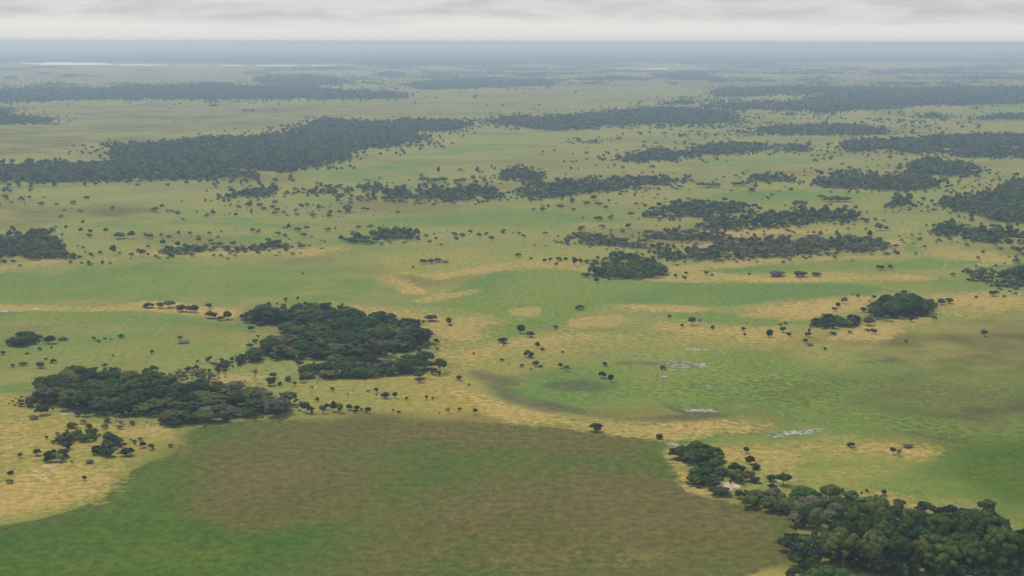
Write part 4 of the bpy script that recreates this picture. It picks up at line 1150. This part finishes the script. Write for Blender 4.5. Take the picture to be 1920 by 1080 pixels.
WOODS = [
    ('long dark wood across the left middle distance', 9.5, 12, [[(-150, 312), (0, 308), (60, 304), (150, 306), (207, 311), (222, 300), (205, 292), (200, 281), (215, 272), (300, 268), (390, 259), (480, 257), (540, 246), (580, 239), (620, 248), (690, 252), (650, 285), (655, 299), (610, 311),
      (540, 324), (480, 319), (405, 319), (398, 326), (470, 330), (490, 338), (420, 340), (300, 338), (180, 342), (0, 346), (-150, 350)]]),
    ('eastern arm of the long dark wood', 10, 12, [[(576, 232), (600, 223), (650, 225), (700, 231), (770, 224), (850, 227), (905, 229), (860, 243), (790, 248), (740, 258), (800, 261), (804, 269), (760, 275), (690, 277), (640, 285), (600, 290), (560, 290), (560, 262), (600, 245)]]),
    ('winding wood in the middle distance, centre', 10.5, 11, [[(905, 226), (960, 219), (1010, 221), (1080, 216), (1110, 214), (1150, 209), (1210, 204), (1260, 202), (1330, 207), (1385, 214), (1372, 229), (1300, 233), (1230, 231), (1150, 235), (1090, 243), (1030, 244), (960, 237)]]),
    ('broad blue-green wood on the right in the distance', 12, 13, [[(1325, 172), (1370, 164), (1500, 160), (1600, 162), (1700, 164), (1800, 162), (2060, 163), (2060, 188), (1880, 196), (1800, 200), (1720, 198), (1680, 207), (1600, 209), (1540, 213), (1450, 207), (1380, 209), (1300, 202), (1350, 190), (1460, 191), (1560, 181), (1480, 179), (1340, 183)],
      [(1240, 190), (1280, 184), (1335, 190), (1290, 197), (1245, 196)]]),
    ('flat blue wood on the left in the distance', 13, 14, [[(-150, 170), (0, 167), (60, 162), (130, 163), (200, 164), (240, 157), (300, 158), (400, 155), (480, 161), (540, 161), (640, 167), (720, 169), (785, 178), (760, 185), (620, 187), (450, 187), (200, 188), (120, 189), (40, 193), (-150, 196)]]),
    ('small blue wood behind the flat blue wood', 15, 12, [[(470, 148), (500, 141), (580, 139), (640, 146), (662, 155), (630, 161), (560, 161), (490, 159)]]),
    ('ragged blue wood at far centre', 15, 11, [[(725, 160), (790, 151), (870, 149), (960, 151), (1055, 153), (1030, 161), (950, 164), (860, 167), (780, 169), (760, 161)]]),
    ('scattered blue wood strips near the horizon', 22, 11, [[(700, 135), (740, 132), (765, 142), (720, 143)], [(800, 148), (900, 144), (1060, 147), (1060, 151), (820, 152)], [(960, 139), (1000, 136), (1045, 143), (970, 144)], [(1060, 147), (1130, 142), (1215, 147), (1210, 152), (1080, 151)], [(1220, 138), (1280, 134), (1335, 140), (1330, 151), (1240, 150)],
      [(1330, 149), (1400, 146), (1452, 149), (1450, 154), (1340, 154)], [(1450, 137), (1468, 133), (1487, 137), (1485, 140), (1452, 140)], [(1520, 147), (1540, 143), (1562, 146), (1560, 150), (1524, 150)], [(1628, 133), (1700, 128), (1772, 130), (1770, 137), (1640, 138)], [(1785, 130), (1830, 125), (1892, 127), (1890, 132), (1790, 132)],
      [(1688, 147), (1700, 143), (1718, 146), (1714, 150), (1690, 150)], [(1728, 146), (1800, 143), (2000, 143), (2000, 148), (1740, 149)], [(480, 131), (510, 127), (540, 131), (500, 133)], [(250, 133), (275, 130), (290, 133)], [(540, 128), (640, 124), (680, 130), (600, 132)]]),
    ('small dark wood at the left picture edge in the distance', 9.5, 10, [[(-100, 205), (0, 204), (15, 202), (12, 214), (40, 219), (80, 221), (108, 230), (0, 234), (-100, 234)]]),
    ('dark wood at the right edge with a bright clearing', 9, 10, [[(1563, 278), (1590, 264), (1640, 263), (1700, 261), (1740, 257), (1830, 252), (2060, 253), (2060, 276), (1860, 275), (1770, 281), (1740, 288), (1700, 287), (1660, 282), (1600, 285)],
      [(1755, 284), (1830, 276), (2060, 282), (2060, 302), (1860, 296), (1780, 291)]]),
    ('pointed wood above the right middle distance', 8.5, 10, [[(1678, 320), (1720, 304), (1745, 295), (1762, 301), (1800, 307), (1832, 314), (1848, 323), (1800, 332), (1720, 330)]]),
    ('dense dark wood in the right middle distance', 8, 9, [[(1518, 345), (1560, 329), (1590, 322), (1640, 327), (1690, 331), (1730, 329), (1772, 346), (1740, 356), (1690, 359), (1620, 354), (1520, 350)]]),
    ('loose wood left of the dense right wood', 8.5, 8, [[(1393, 334), (1430, 325), (1492, 329), (1488, 344), (1400, 343)]]),
    ('dark wood rising at the right picture edge', 7.5, 9, [[(1750, 380), (1800, 366), (1850, 361), (1880, 348), (1900, 338), (2050, 330), (2050, 420), (1870, 418), (1820, 402), (1770, 391)], [(1655, 382), (1700, 363), (1722, 380), (1670, 388)]]),
    ('wide light wood in the centre distance', 8.5, 8, [[(965, 362), (975, 345), (1060, 337), (1150, 334), (1200, 328), (1290, 333), (1315, 338), (1230, 350), (1180, 360), (1100, 365), (1000, 376)]]),
    ('loose wood band left of centre', 8.5, 8, [[(655, 374), (700, 360), (760, 350), (830, 349), (900, 347), (955, 358), (935, 374), (850, 379), (760, 380), (670, 378)]]),
    ('small woods in the left middle distance', 8, 8, [[(375, 376), (440, 357), (480, 351), (512, 345), (532, 360), (490, 371), (430, 375)], [(538, 362), (600, 347), (637, 349), (638, 363), (560, 365)], [(665, 357), (690, 340), (722, 345), (727, 358), (680, 359)]]),
    ('small loose wood above centre', 8.5, 8, [[(918, 330), (960, 314), (1000, 316), (1022, 330), (1012, 342), (940, 340)], [(1072, 268), (1085, 262), (1118, 263), (1114, 269)]]),
    ('thin wood strips right of centre in the distance', 9, 9, [[(1088, 303), (1200, 289), (1228, 280), (1260, 284), (1318, 296), (1260, 302)], [(1265, 286), (1350, 268), (1450, 273), (1512, 274), (1515, 285), (1440, 282), (1350, 291), (1290, 290)], [(1398, 247), (1460, 236), (1560, 233), (1645, 239), (1655, 252), (1560, 254), (1480, 252)], [(1718, 222), (1750, 212), (1768, 222)], [(1830, 224), (1880, 214), (2000, 214), (2000, 224)]]),
    ('bushy wood right of the centre', 7.5, 7.5, [[(1165, 410), (1220, 394), (1270, 379), (1330, 376), (1400, 379), (1433, 390), (1380, 402), (1280, 410)]]),
    ('wide olive wood right of the centre', 7.2, 8, [[(1305, 425), (1340, 404), (1400, 399), (1480, 393), (1540, 388), (1602, 393), (1620, 417), (1540, 421), (1450, 428), (1340, 431)]]),
    ('long grey-green scrub wood on the right', 6.6, 6.5, [[(1255, 478), (1300, 462), (1370, 446), (1480, 443), (1600, 440), (1652, 443), (1676, 468), (1620, 473), (1540, 479), (1420, 485), (1330, 489), (1270, 488)], [(1195, 444), (1240, 429), (1330, 430), (1384, 440), (1340, 453), (1240, 453)]]),
    ('tapering grey scrub tongue in the centre', 6.0, 5, [[(1046, 454), (1075, 436), (1110, 437), (1150, 443), (1200, 451), (1268, 458), (1230, 467), (1150, 463), (1080, 459)]]),
    ('dark wood at the right edge above the tan strips', 7, 7, [[(1733, 434), (1780, 414), (1830, 422), (1890, 429), (2050, 426), (2050, 458), (1880, 459), (1800, 453), (1740, 440)], [(1858, 474), (1900, 461), (2030, 463), (2030, 483), (1870, 481)]]),
    ('oval dark wood left of the centre', 6.6, 7, [[(626, 450), (645, 439), (680, 436), (705, 427), (750, 430), (792, 437), (797, 448), (760, 453), (690, 458), (640, 456)]]),
    ('dark rounded wood at the left picture edge', 6.6, 8, [[(-100, 440), (0, 436), (40, 428), (90, 428), (112, 440), (117, 460), (142, 476), (172, 485), (100, 487), (60, 491), (-100, 492)]]),
    ('loose tree row on the left above the tan strip', 7.4, 6, [[(250, 478), (300, 462), (370, 453), (430, 460), (520, 450), (567, 456), (562, 468), (450, 473), (380, 478)]]),
    ('dark bush bank at the right edge', 6.0, 5.5, [[(1793, 518), (1830, 503), (1860, 508), (1860, 528), (1830, 530)], [(1862, 524), (1880, 503), (1920, 497), (2000, 500), (2000, 546), (1870, 546), (1865, 534), (1900, 530)]]),
    ('dozens of thin blue wood strips crossing the far plain', 24, 10, STRIPS),
    ('flat dark wood in the centre of the plain', 6.4, 8.6, [[(1101, 519), (1113, 500), (1150, 492), (1190, 494), (1222, 488), (1244, 504), (1266, 518), (1200, 524), (1110, 521)]]),
    ('small trees behind the flat wood', 7.0, 6, [[(1118, 492), (1140, 475), (1170, 468), (1200, 478), (1220, 488), (1180, 494)], [(1225, 474), (1240, 460), (1275, 470), (1300, 476), (1270, 490), (1240, 490)]]),
]
rngw = np.random.default_rng(77)
n_far = 0
for wi, (lab, sp, hh, polys) in enumerate(WOODS):
    items = []
    for poly in polys:
        X, Y = fill(poly, sp * (0.70 if sp < 12 else 0.9), hh, rngw, 0.7, 0.42, rag=11.0 if sp < 12 else 7.0, holes=2.6 if hh < 8.5 else 0.6, fringe=0.30 if sp < 12 else 0.1)
        if len(X) == 0:
            pa = np.array(poly)
            cx, cy = pa[:, 0].mean(), pa[:, 1].max() - 1
            g = ground_at(np.linspace(pa[:, 0].min() + 3, pa[:, 0].max() - 3, 6), np.full(6, cy))
            X, Y = g[:, 0], g[:, 1]
        for x, y in zip(X, Y):
            d = math.hypot(x, y)
            pool = LOW_A if d < 1350 else (LOW_B if d < 3200 else LOW_C)
            bx, by, _ = seen_at(np.array([x]), np.array([y]))
            out_ = float(signed(bx, by, poly)[0])
            k = 0.50 + 0.5 / (1 + math.exp(-(out_ - 4) / 5.0))
            if hh >= 8.5:
                h = hh * k * rngw.uniform(0.62, 0.90) * (1.2 if rngw.uniform() < 0.05 else 1)
                w = sp * k * rngw.uniform(0.75, 1.35)
            else:
                h = hh * k * rngw.uniform(0.28, 0.88) * (1.3 if rngw.uniform() < 0.06 else 1)
                w = sp * k * rngw.uniform(0.55, 1.15)
            items.append((pool[rngw.integers(len(pool))], x, y, w, h, rngw.uniform(0, 6.28), rngw.normal() * 0.27))
    if not items:
        continue
    n_far += len(items)
    o = link('wood', mass_mesh('wood', items, WOODLEAF))
    o.color = (0.068, 0.100, 0.037, 1) if 'grey' not in lab else (0.104, 0.114, 0.062, 1)
    o['kind'] = 'stuff'
    o['category'] = 'wood'
    o['label'] = lab

# ------------------------------------------------------------------ the many small trees scattered over the far plain (one mass)
SCATTER = [   # outline, number per 100 x 100 m, height range
    ([(-60, 352), (380, 346), (640, 372), (640, 410), (380, 412), (-60, 425)], 2.6, (2.2, 5.5)),
    ([(-60, 425), (140, 428), (300, 436), (560, 428), (640, 440), (560, 460), (260, 470), (180, 475), (120, 450), (-60, 428)], 1.9, (2.2, 5.0)),
    ([(130, 452), (380, 440), (560, 446), (560, 458), (260, 480), (160, 482)], 3.2, (2.0, 4.5)),
    ([(380, 378), (620, 372), (960, 378), (960, 392), (640, 408), (390, 405)], 2.6, (2.2, 5.0)),
    ([(780, 332), (930, 305), (1060, 265), (1240, 245), (1300, 265), (1180, 330), (960, 345), (800, 348)], 1.3, (3, 6.5)),
    ([(980, 375), (1130, 365), (1240, 355), (1300, 375), (1160, 410), (1020, 395)], 5.0, (2.5, 6.0)),
    ([(1100, 290), (1300, 262), (1560, 245), (1580, 265), (1440, 300), (1400, 330), (1250, 355), (1200, 330)], 1.9, (3, 7.0)),
    ([(1200, 232), (1400, 215), (1680, 212), (1920, 222), (1920, 250), (1560, 256), (1240, 262)], 2.2, (4, 8.5)),
    ([(1200, 235), (1380, 222), (1500, 214), (1600, 216), (1540, 240), (1300, 260)], 3.2, (4, 8)),
    ([(1540, 280), (1920, 300), (1920, 345), (1760, 345), (1560, 325)], 1.8, (3, 7)),
    ([(1640, 395), (1760, 385), (1900, 405), (1920, 425), (1740, 418), (1640, 420)], 10.0, (2.2, 5.0)),
    ([(1760, 340), (1900, 330), (1880, 350), (1780, 365)], 5.0, (3, 6)),
    ([(1400, 338), (1520, 345), (1640, 360), (1660, 372), (1480, 380), (1300, 352)], 1.6, (3, 6)),
    ([(1160, 405), (1300, 412), (1280, 430), (1200, 445), (1060, 440), (1040, 425)], 2.2, (2.5, 5.0)),
    ([(820, 432), (1040, 432), (1080, 440), (1040, 455), (900, 452)], 1.5, (2.5, 5.0)),
    ([(1640, 425), (1720, 418), (1730, 440), (1680, 450), (1640, 445)], 2.4, (2.5, 5.0)),
    ([(1660, 470), (1860, 455), (1920, 490), (1920, 500), (1700, 480)], 1.2, (2.2, 4.5)),
    ([(1260, 450), (1420, 428), (1660, 428), (1660, 446), (1300, 460)], 2.6, (2.5, 5.0)),
    ([(640, 395), (1080, 385), (1240, 400), (1000, 440), (640, 440)], 0.5, (2.5, 5.0)),
    ([(120, 275), (200, 268), (210, 300), (130, 300)], 3.0, (3, 6.0)),
    ([(500, 240), (590, 228), (590, 246), (510, 254)], 4.0, (4, 8.0)),
    ([(640, 170), (1240, 168), (1240, 195), (700, 205)], 0.06, (5, 9.0)),
    ([(0, 195), (560, 195), (560, 230), (0, 235)], 0.06, (4, 8.0)),
    ([(630, 285), (760, 278), (700, 300), (560, 325), (540, 322)], 1.6, (3, 6.0)),
    ([(680, 158), (760, 150), (760, 185), (800, 180)], 0.5, (5, 9)),
    ([(1180, 196), (1320, 178), (1330, 206), (1200, 206)], 1.0, (5, 9)),
    ([(1480, 300), (1700, 292), (1700, 318), (1500, 322)], 1.4, (3, 6)),
    ([(860, 225), (1000, 222), (980, 245), (830, 250)], 1.6, (4, 8)),
    ([(1260, 485), (1420, 470), (1300, 500)], 1.2, (2.5, 5)),
    # very low scrub on the nearer open ground
    ([(0, 640), (300, 640), (380, 660), (300, 685), (0, 690)], 1.0, (0.5, 1.0)),
    ([(700, 570), (860, 575), (860, 640), (800, 640)], 3.0, (0.5, 1.2)),
    ([(560, 720), (860, 715), (900, 780), (560, 770)], 2.0, (0.4, 0.9)),
    ([(880, 660), (1300, 620), (1560, 600), (1900, 600), (1900, 640), (1200, 660)], 0.5, (0.4, 1.0)),
    ([(0, 790), (330, 790), (240, 870), (40, 900)], 6.0, (0.35, 0.9)),
    ([(1480, 830), (1780, 825), (1700, 900), (1480, 890)], 2.0, (0.35, 0.8)),
]
# some trees of the middle distance stand where the photo shows them
SPOTS = [(10, 363, 11, 12), (21, 361, 9, 6), (56, 361, 10, 9), (10, 374, 8, 8), (41, 375, 10, 8), (55, 374, 8, 8), (84, 371, 7, 3), (80, 385, 14, 7), (107, 385, 9, 5), (137, 383, 13, 7), (150, 398, 11, 6), (122, 396, 8, 4), (211, 395, 9, 9), (162, 375, 12, 8), (289, 398, 17, 12),
         (303, 391, 9, 10), (318, 398, 12, 5), (114, 408, 10, 6), (155, 420, 7, 8), (151, 437, 10, 10), (168, 439, 10, 9), (165, 445, 12, 7), (199, 437, 10, 10), (225, 447, 22, 13), (247, 448, 15, 14), (272, 446, 9, 9), (281, 447, 14, 9), (302, 446, 7, 9), (317, 445, 13, 6),
         (335, 443, 6, 10), (357, 440, 9, 7), (392, 441, 8, 8), (474, 437, 10, 9), (484, 438, 10, 7), (521, 442, 13, 9), (542, 432, 8, 13), (560, 434, 15, 8), (574, 432, 12, 9), (535, 444, 9, 7), (569, 444, 12, 7), (212, 478, 12, 20), (188, 477, 9, 7), (225, 477, 8, 5), (262, 480, 13, 15),
         (308, 459, 13, 10), (400, 404, 11, 11), (468, 386, 11, 9), (448, 393, 8, 10), (486, 388, 13, 9), (472, 404, 6, 12), (557, 404, 10, 5), (598, 393, 11, 11), (620, 403, 8, 10), (652, 398, 20, 14), (685, 394, 14, 6), (746, 402, 10, 8), (634, 376, 12, 11), (652, 361, 12, 9), (616, 434, 14, 7),
         (852, 442, 13, 8), (867, 443, 11, 7), (855, 449, 11, 5), (897, 445, 11, 8), (912, 442, 8, 8), (922, 450, 10, 9), (974, 442, 9, 9), (982, 445, 10, 6), (1022, 441, 10, 8), (695, 427, 11, 6), (673, 429, 12, 6), (1128, 428, 13, 8), (1177, 428, 14, 9), (1121, 413, 18, 8), (1145, 412, 12, 11),
         (1090, 431, 12, 8), (1145, 436, 8, 7), (1001, 395, 10, 6), (1018, 397, 13, 10), (1075, 396, 8, 7), (1137, 393, 10, 8), (1073, 381, 10, 10), (1100, 385, 12, 9), (1125, 387, 10, 9), (1093, 411, 7, 5), (1400, 203, 0, 0), (400, 201, 14, 6), (475, 208, 5, 4), (515, 209, 5, 4),
         (893, 346, 12, 8), (791, 333, 10, 7), (822, 325, 6, 14), (803, 343, 38, 11), (830, 341, 18, 9), (862, 342, 22, 8), (908, 341, 10, 8), (895, 328, 8, 14), (1538, 330, 15, 11), (1563, 417, 9, 6), (1648, 432, 16, 14), (1660, 432, 10, 8), (1627, 421, 13, 14), (1623, 434, 6, 9), (1680, 480, 12, 10),
         (1665, 478, 12, 6), (1633, 479, 8, 5), (1678, 464, 13, 6), (1732, 465, 10, 6), (1714, 459, 5, 4), (1715, 478, 7, 6), (1843, 476, 8, 9), (1904, 493, 15, 8), (1787, 517, 12, 7), (1758, 311, 0, 0), (1222, 316, 12, 8), (1357, 334, 7, 5), (1380, 332, 8, 5), (1372, 360, 9, 5), (1275, 354, 12, 8), (1260, 353, 8, 8), (1440, 375, 9, 7),
         (1330, 351, 46, 9), (1387, 349, 36, 9), (1265, 379, 0, 0), (1540, 375, 18, 10), (1560, 378, 28, 10), (1585, 378, 20, 10), (1500, 387, 26, 11), (1580, 311, 8, 6), (1750, 221, 9, 6), (1300, 275, 12, 8), (1160, 263, 10, 6), (1208, 270, 10, 6), (1230, 272, 8, 6), (1235, 388, 10, 8), (1115, 375, 14, 9), (1050, 392, 14, 9)]
items = []
rngs = np.random.default_rng(123)
for poly, dens, (h0, h1) in SCATTER:
    sp = 100 / math.sqrt(dens * (9.0 if h0 > 2 else 1.4))
    X, Y = fill(poly, sp, 1.0, rngs, 0.3, 0.5)
    if h0 > 2:
        keep = vnoise(X * 0.35 + 90000, Y, sp * 2.6, 41) * 0.72 + vnoise(X + 90000, Y, sp * 1.2, 42) * 0.28 > 0.54
        X, Y = X[keep], Y[keep]
    # clusters: each point may bring a few neighbours
    for x, y in zip(X, Y):
        k = 1 + (rngs.integers(0, 3) if rngs.uniform() < 0.35 else 0)
        if rngs.uniform() < 0.15:
            continue
        for j in range(k):
            xx, yy = (x, y) if j == 0 else (x + rngs.normal() * 6, y + rngs.normal() * 6)
            h = h0 * 0.45 + (h1 * 0.9 - h0 * 0.45) * rngs.uniform() ** 2.6
            w = h * rngs.uniform(0.8, 1.6)
            d = math.hypot(xx, yy)
            pool = LOW_A if d < 1500 else LOW_B
            items.append((pool[rngs.integers(len(pool))], xx, yy, w, h, rngs.uniform(0, 6.28), rngs.normal() * 0.22))
for x, y, w, h in SPOTS:
    if w == 0:
        continue
    s, p = px_per_m(x, y)
    n = max(1, round(w / max(h, 1) / 1.5))
    for j in range(n):
        ox = (j - (n - 1) / 2) * w / n / s
        items.append((LOW_A[rngs.integers(6)], p[0] + ox, p[1] + rngs.normal() * 1.0, w / n / s * (1.1 if n == 1 else 1.5), h / s * rngs.uniform(0.85, 1.15), rngs.uniform(0, 6.28), rngs.normal() * 0.15))
o = link('distant_trees', mass_mesh('distant_trees', items, WOODLEAF))
o.color = (0.080, 0.108, 0.044, 1)
o['kind'] = 'stuff'
o['category'] = 'scattered trees'
o['label'] = 'countless small trees and shrubs dotted over the far plain'

# ------------------------------------------------------------------ the closed forest along the horizon
rngf = np.random.default_rng(9)


fa = np.radians(np.linspace(-26, 26, 1300))
fd = np.concatenate([np.linspace(8300, 12000, 150), np.linspace(12100, 22000, 110), np.linspace(22300, 52000, 70)])
FA, FD = np.meshgrid(fa, fd)
FX = FD * np.sin(FA); FY = FD * np.cos(FA)
px_, py_, _ = seen_at(FX, FY)
front_px = np.interp(px_, [-600, 0, 40, 200, 420, 640, 700, 900, 1100, 1250, 1400, 1700, 1920, 2600], [118, 117, 115.5, 115.5, 120, 121, 125, 124, 122, 119.5, 118.5, 117.5, 116, 116])
front_px = front_px + (vnoise(px_, np.zeros_like(px_), 35, 4) - 0.5) * 3 + (vnoise(px_, np.zeros_like(px_), 150, 5) - 0.5) * 5
n1 = vnoise(FX + 40000, FY * 0.6, 2600, 1) * 0.6 + vnoise(FX + 40000, FY, 700, 2) * 0.4
cover = (py_ < front_px) & ((py_ > 94) | (n1 > 0.56)) & ~((py_ < 93) & (py_ > 89.5) & (px_ < 700))
hgt = 14 + 10 * vnoise(FX + 40000, FY, 60, 3) + 4 * rngf.uniform(size=FX.shape)
FZ = np.where(cover, hgt, 0.5)
nr2, nc2 = FX.shape
id2 = np.arange(nr2 * nc2).reshape(nr2, nc2)
qq = np.stack([id2[:-1, :-1], id2[:-1, 1:], id2[1:, 1:], id2[1:, :-1]], -1).reshape(-1, 4)
cv = cover.ravel()
keep = cv[qq].any(1)
qq = qq[keep]
used, inv = np.unique(qq, return_inverse=True)
FV = np.stack([FX.ravel(), FY.ravel(), FZ.ravel()], -1)[used]
fme = mesh_np('forest', FV, [inv.reshape(-1, 4)], WOODLEAF, rngf.uniform(0.1, 0.9, len(qq)))
fo = link('forest', fme)
fo.color = (0.046, 0.072, 0.032, 1)
fo['kind'] = 'stuff'
fo['category'] = 'forest'
fo['label'] = 'closed blue forest stretching along the whole horizon'

# ------------------------------------------------------------------ air
SUN_EL, SUN_AZ = math.radians(60), math.radians(-48)     # azimuth from +Y, towards +X
me = bpy.data.meshes.new('haze')
R = 70000.0
zb, zt = -1.0, CAM_H + 9.0
vs = [(-R, -R, zb), (R, -R, zb), (R, R, zb), (-R, R, zb), (-R, -R, zt), (R, -R, zt), (R, R, zt), (-R, R, zt)]
me.from_pydata(vs, [], [(3, 2, 1, 0), (4, 5, 6, 7), (0, 1, 5, 4), (1, 2, 6, 5), (2, 3, 7, 6), (3, 0, 4, 7)])
hm, T, out = new_mat('haze')
pv = T.node('ShaderNodeVolumePrincipled')
pv.inputs['Color'].default_value = rgb(0.53, 0.69, 1.0)
pv.inputs['Density'].default_value = 1.65e-4
pv.inputs['Absorption Color'].default_value = rgb(0.42, 0.42, 0.42)
pv.inputs['Anisotropy'].default_value = 0.35
T.l.new(pv.outputs[0], out.inputs['Volume'])
me.materials.append(hm)
hz = link('haze', me)
hz['kind'] = 'stuff'
hz['label'] = 'blue haze lying over the far plain'

# ------------------------------------------------------------------ overcast sky
w = bpy.data.worlds.new('World')
scene.world = w
w.use_nodes = True
w.node_tree.nodes.clear()
T = NT(w.node_tree)
out = T.node('ShaderNodeOutputWorld')
bg = T.node('ShaderNodeBackground')
bg.inputs['Strength'].default_value = 0.1
sky = T.node('ShaderNodeTexSky', sky_type='NISHITA')
sky.sun_disc = False
sky.sun_elevation = SUN_EL
sky.sun_rotation = SUN_AZ
tc = T.node('ShaderNodeTexCoord')
sep = T.node('ShaderNodeSeparateXYZ')
T.l.new(tc.outputs['Generated'], sep.inputs[0])
zc = sep.outputs['Z']
cmb = T.node('ShaderNodeCombineXYZ')
T.put(cmb.inputs[0], T.math('MULTIPLY', sep.outputs['X'], 1.0))
T.put(cmb.inputs[1], T.math('MULTIPLY', sep.outputs['Y'], 1.0))
T.put(cmb.inputs[2], T.math('MULTIPLY', zc, 7.0))
n_a = T.noise(cmb.outputs[0], 7.0, 6, 0.55, 0.3)
n_b = T.noise(cmb.outputs[0], 12.0, 6, 0.55, 0.5)
elev = T.math('ADD', zc, T.math('MULTIPLY', T.math('SUBTRACT', n_a, 0.5), 0.020))
deck = T.step(elev, 0.0105, 0.0200)
low = T.mix(T.step(zc, 0.0, 0.016), rgb(7.95, 8.0, 8.0), rgb(8.5, 8.32, 8.08))
cl = T.mix(T.step(T.math('ADD', T.math('MULTIPLY', n_b, 0.72), T.math('MULTIPLY', T.noise(cmb.outputs[0], 34.0, 5, 0.6, 0.6), 0.28)), 0.36, 0.62), rgb(5.75, 5.78, 6.1), rgb(7.4, 7.35, 7.4))
over = T.mix(deck, low, cl)
zen = T.step(zc, 0.05, 0.7)
over = T.mix(zen, over, T.mix(T.step(n_a, 0.3, 0.7), rgb(5.7, 6.3, 8.1), rgb(7.5, 8.0, 9.4)))
fin = T.mix(0.90, sky.outputs[0], over)
T.put(bg.inputs['Color'], fin)
T.l.new(bg.outputs[0], out.inputs['Surface'])

sun = bpy.data.lights.new('sun', 'SUN')
sun.energy = 2.5
sun.angle = math.radians(4)
sun.color = (1.0, 0.945, 0.84)
so = bpy.data.objects.new('sun', sun)
COL.objects.link(so)
sd = Vector((math.sin(SUN_AZ) * math.cos(SUN_EL), math.cos(SUN_AZ) * math.cos(SUN_EL), math.sin(SUN_EL)))
so.rotation_euler = sd.to_track_quat('Z', 'Y').to_euler()

# ------------------------------------------------------------------ render settings
scene.view_settings.view_transform = 'Standard'
scene.view_settings.look = 'None'
scene.view_settings.exposure = 0.0
scene.view_settings.gamma = 1.0
scene.view_settings.use_curve_mapping = False
cy = scene.cycles
cy.max_bounces = 5
cy.diffuse_bounces = 2
cy.glossy_bounces = 2
cy.transmission_bounces = 2
cy.volume_bounces = 1
cy.transparent_max_bounces = 6
cy.use_denoising = True
cnt = {}
for o in scene.objects:
    if o.parent is None:
        k = o.get('category') or o.get('kind')
        cnt[k] = cnt.get(k, 0) + 1
print('COUNTS', cnt, 'far trees', n_far, 'scatter', len(items))
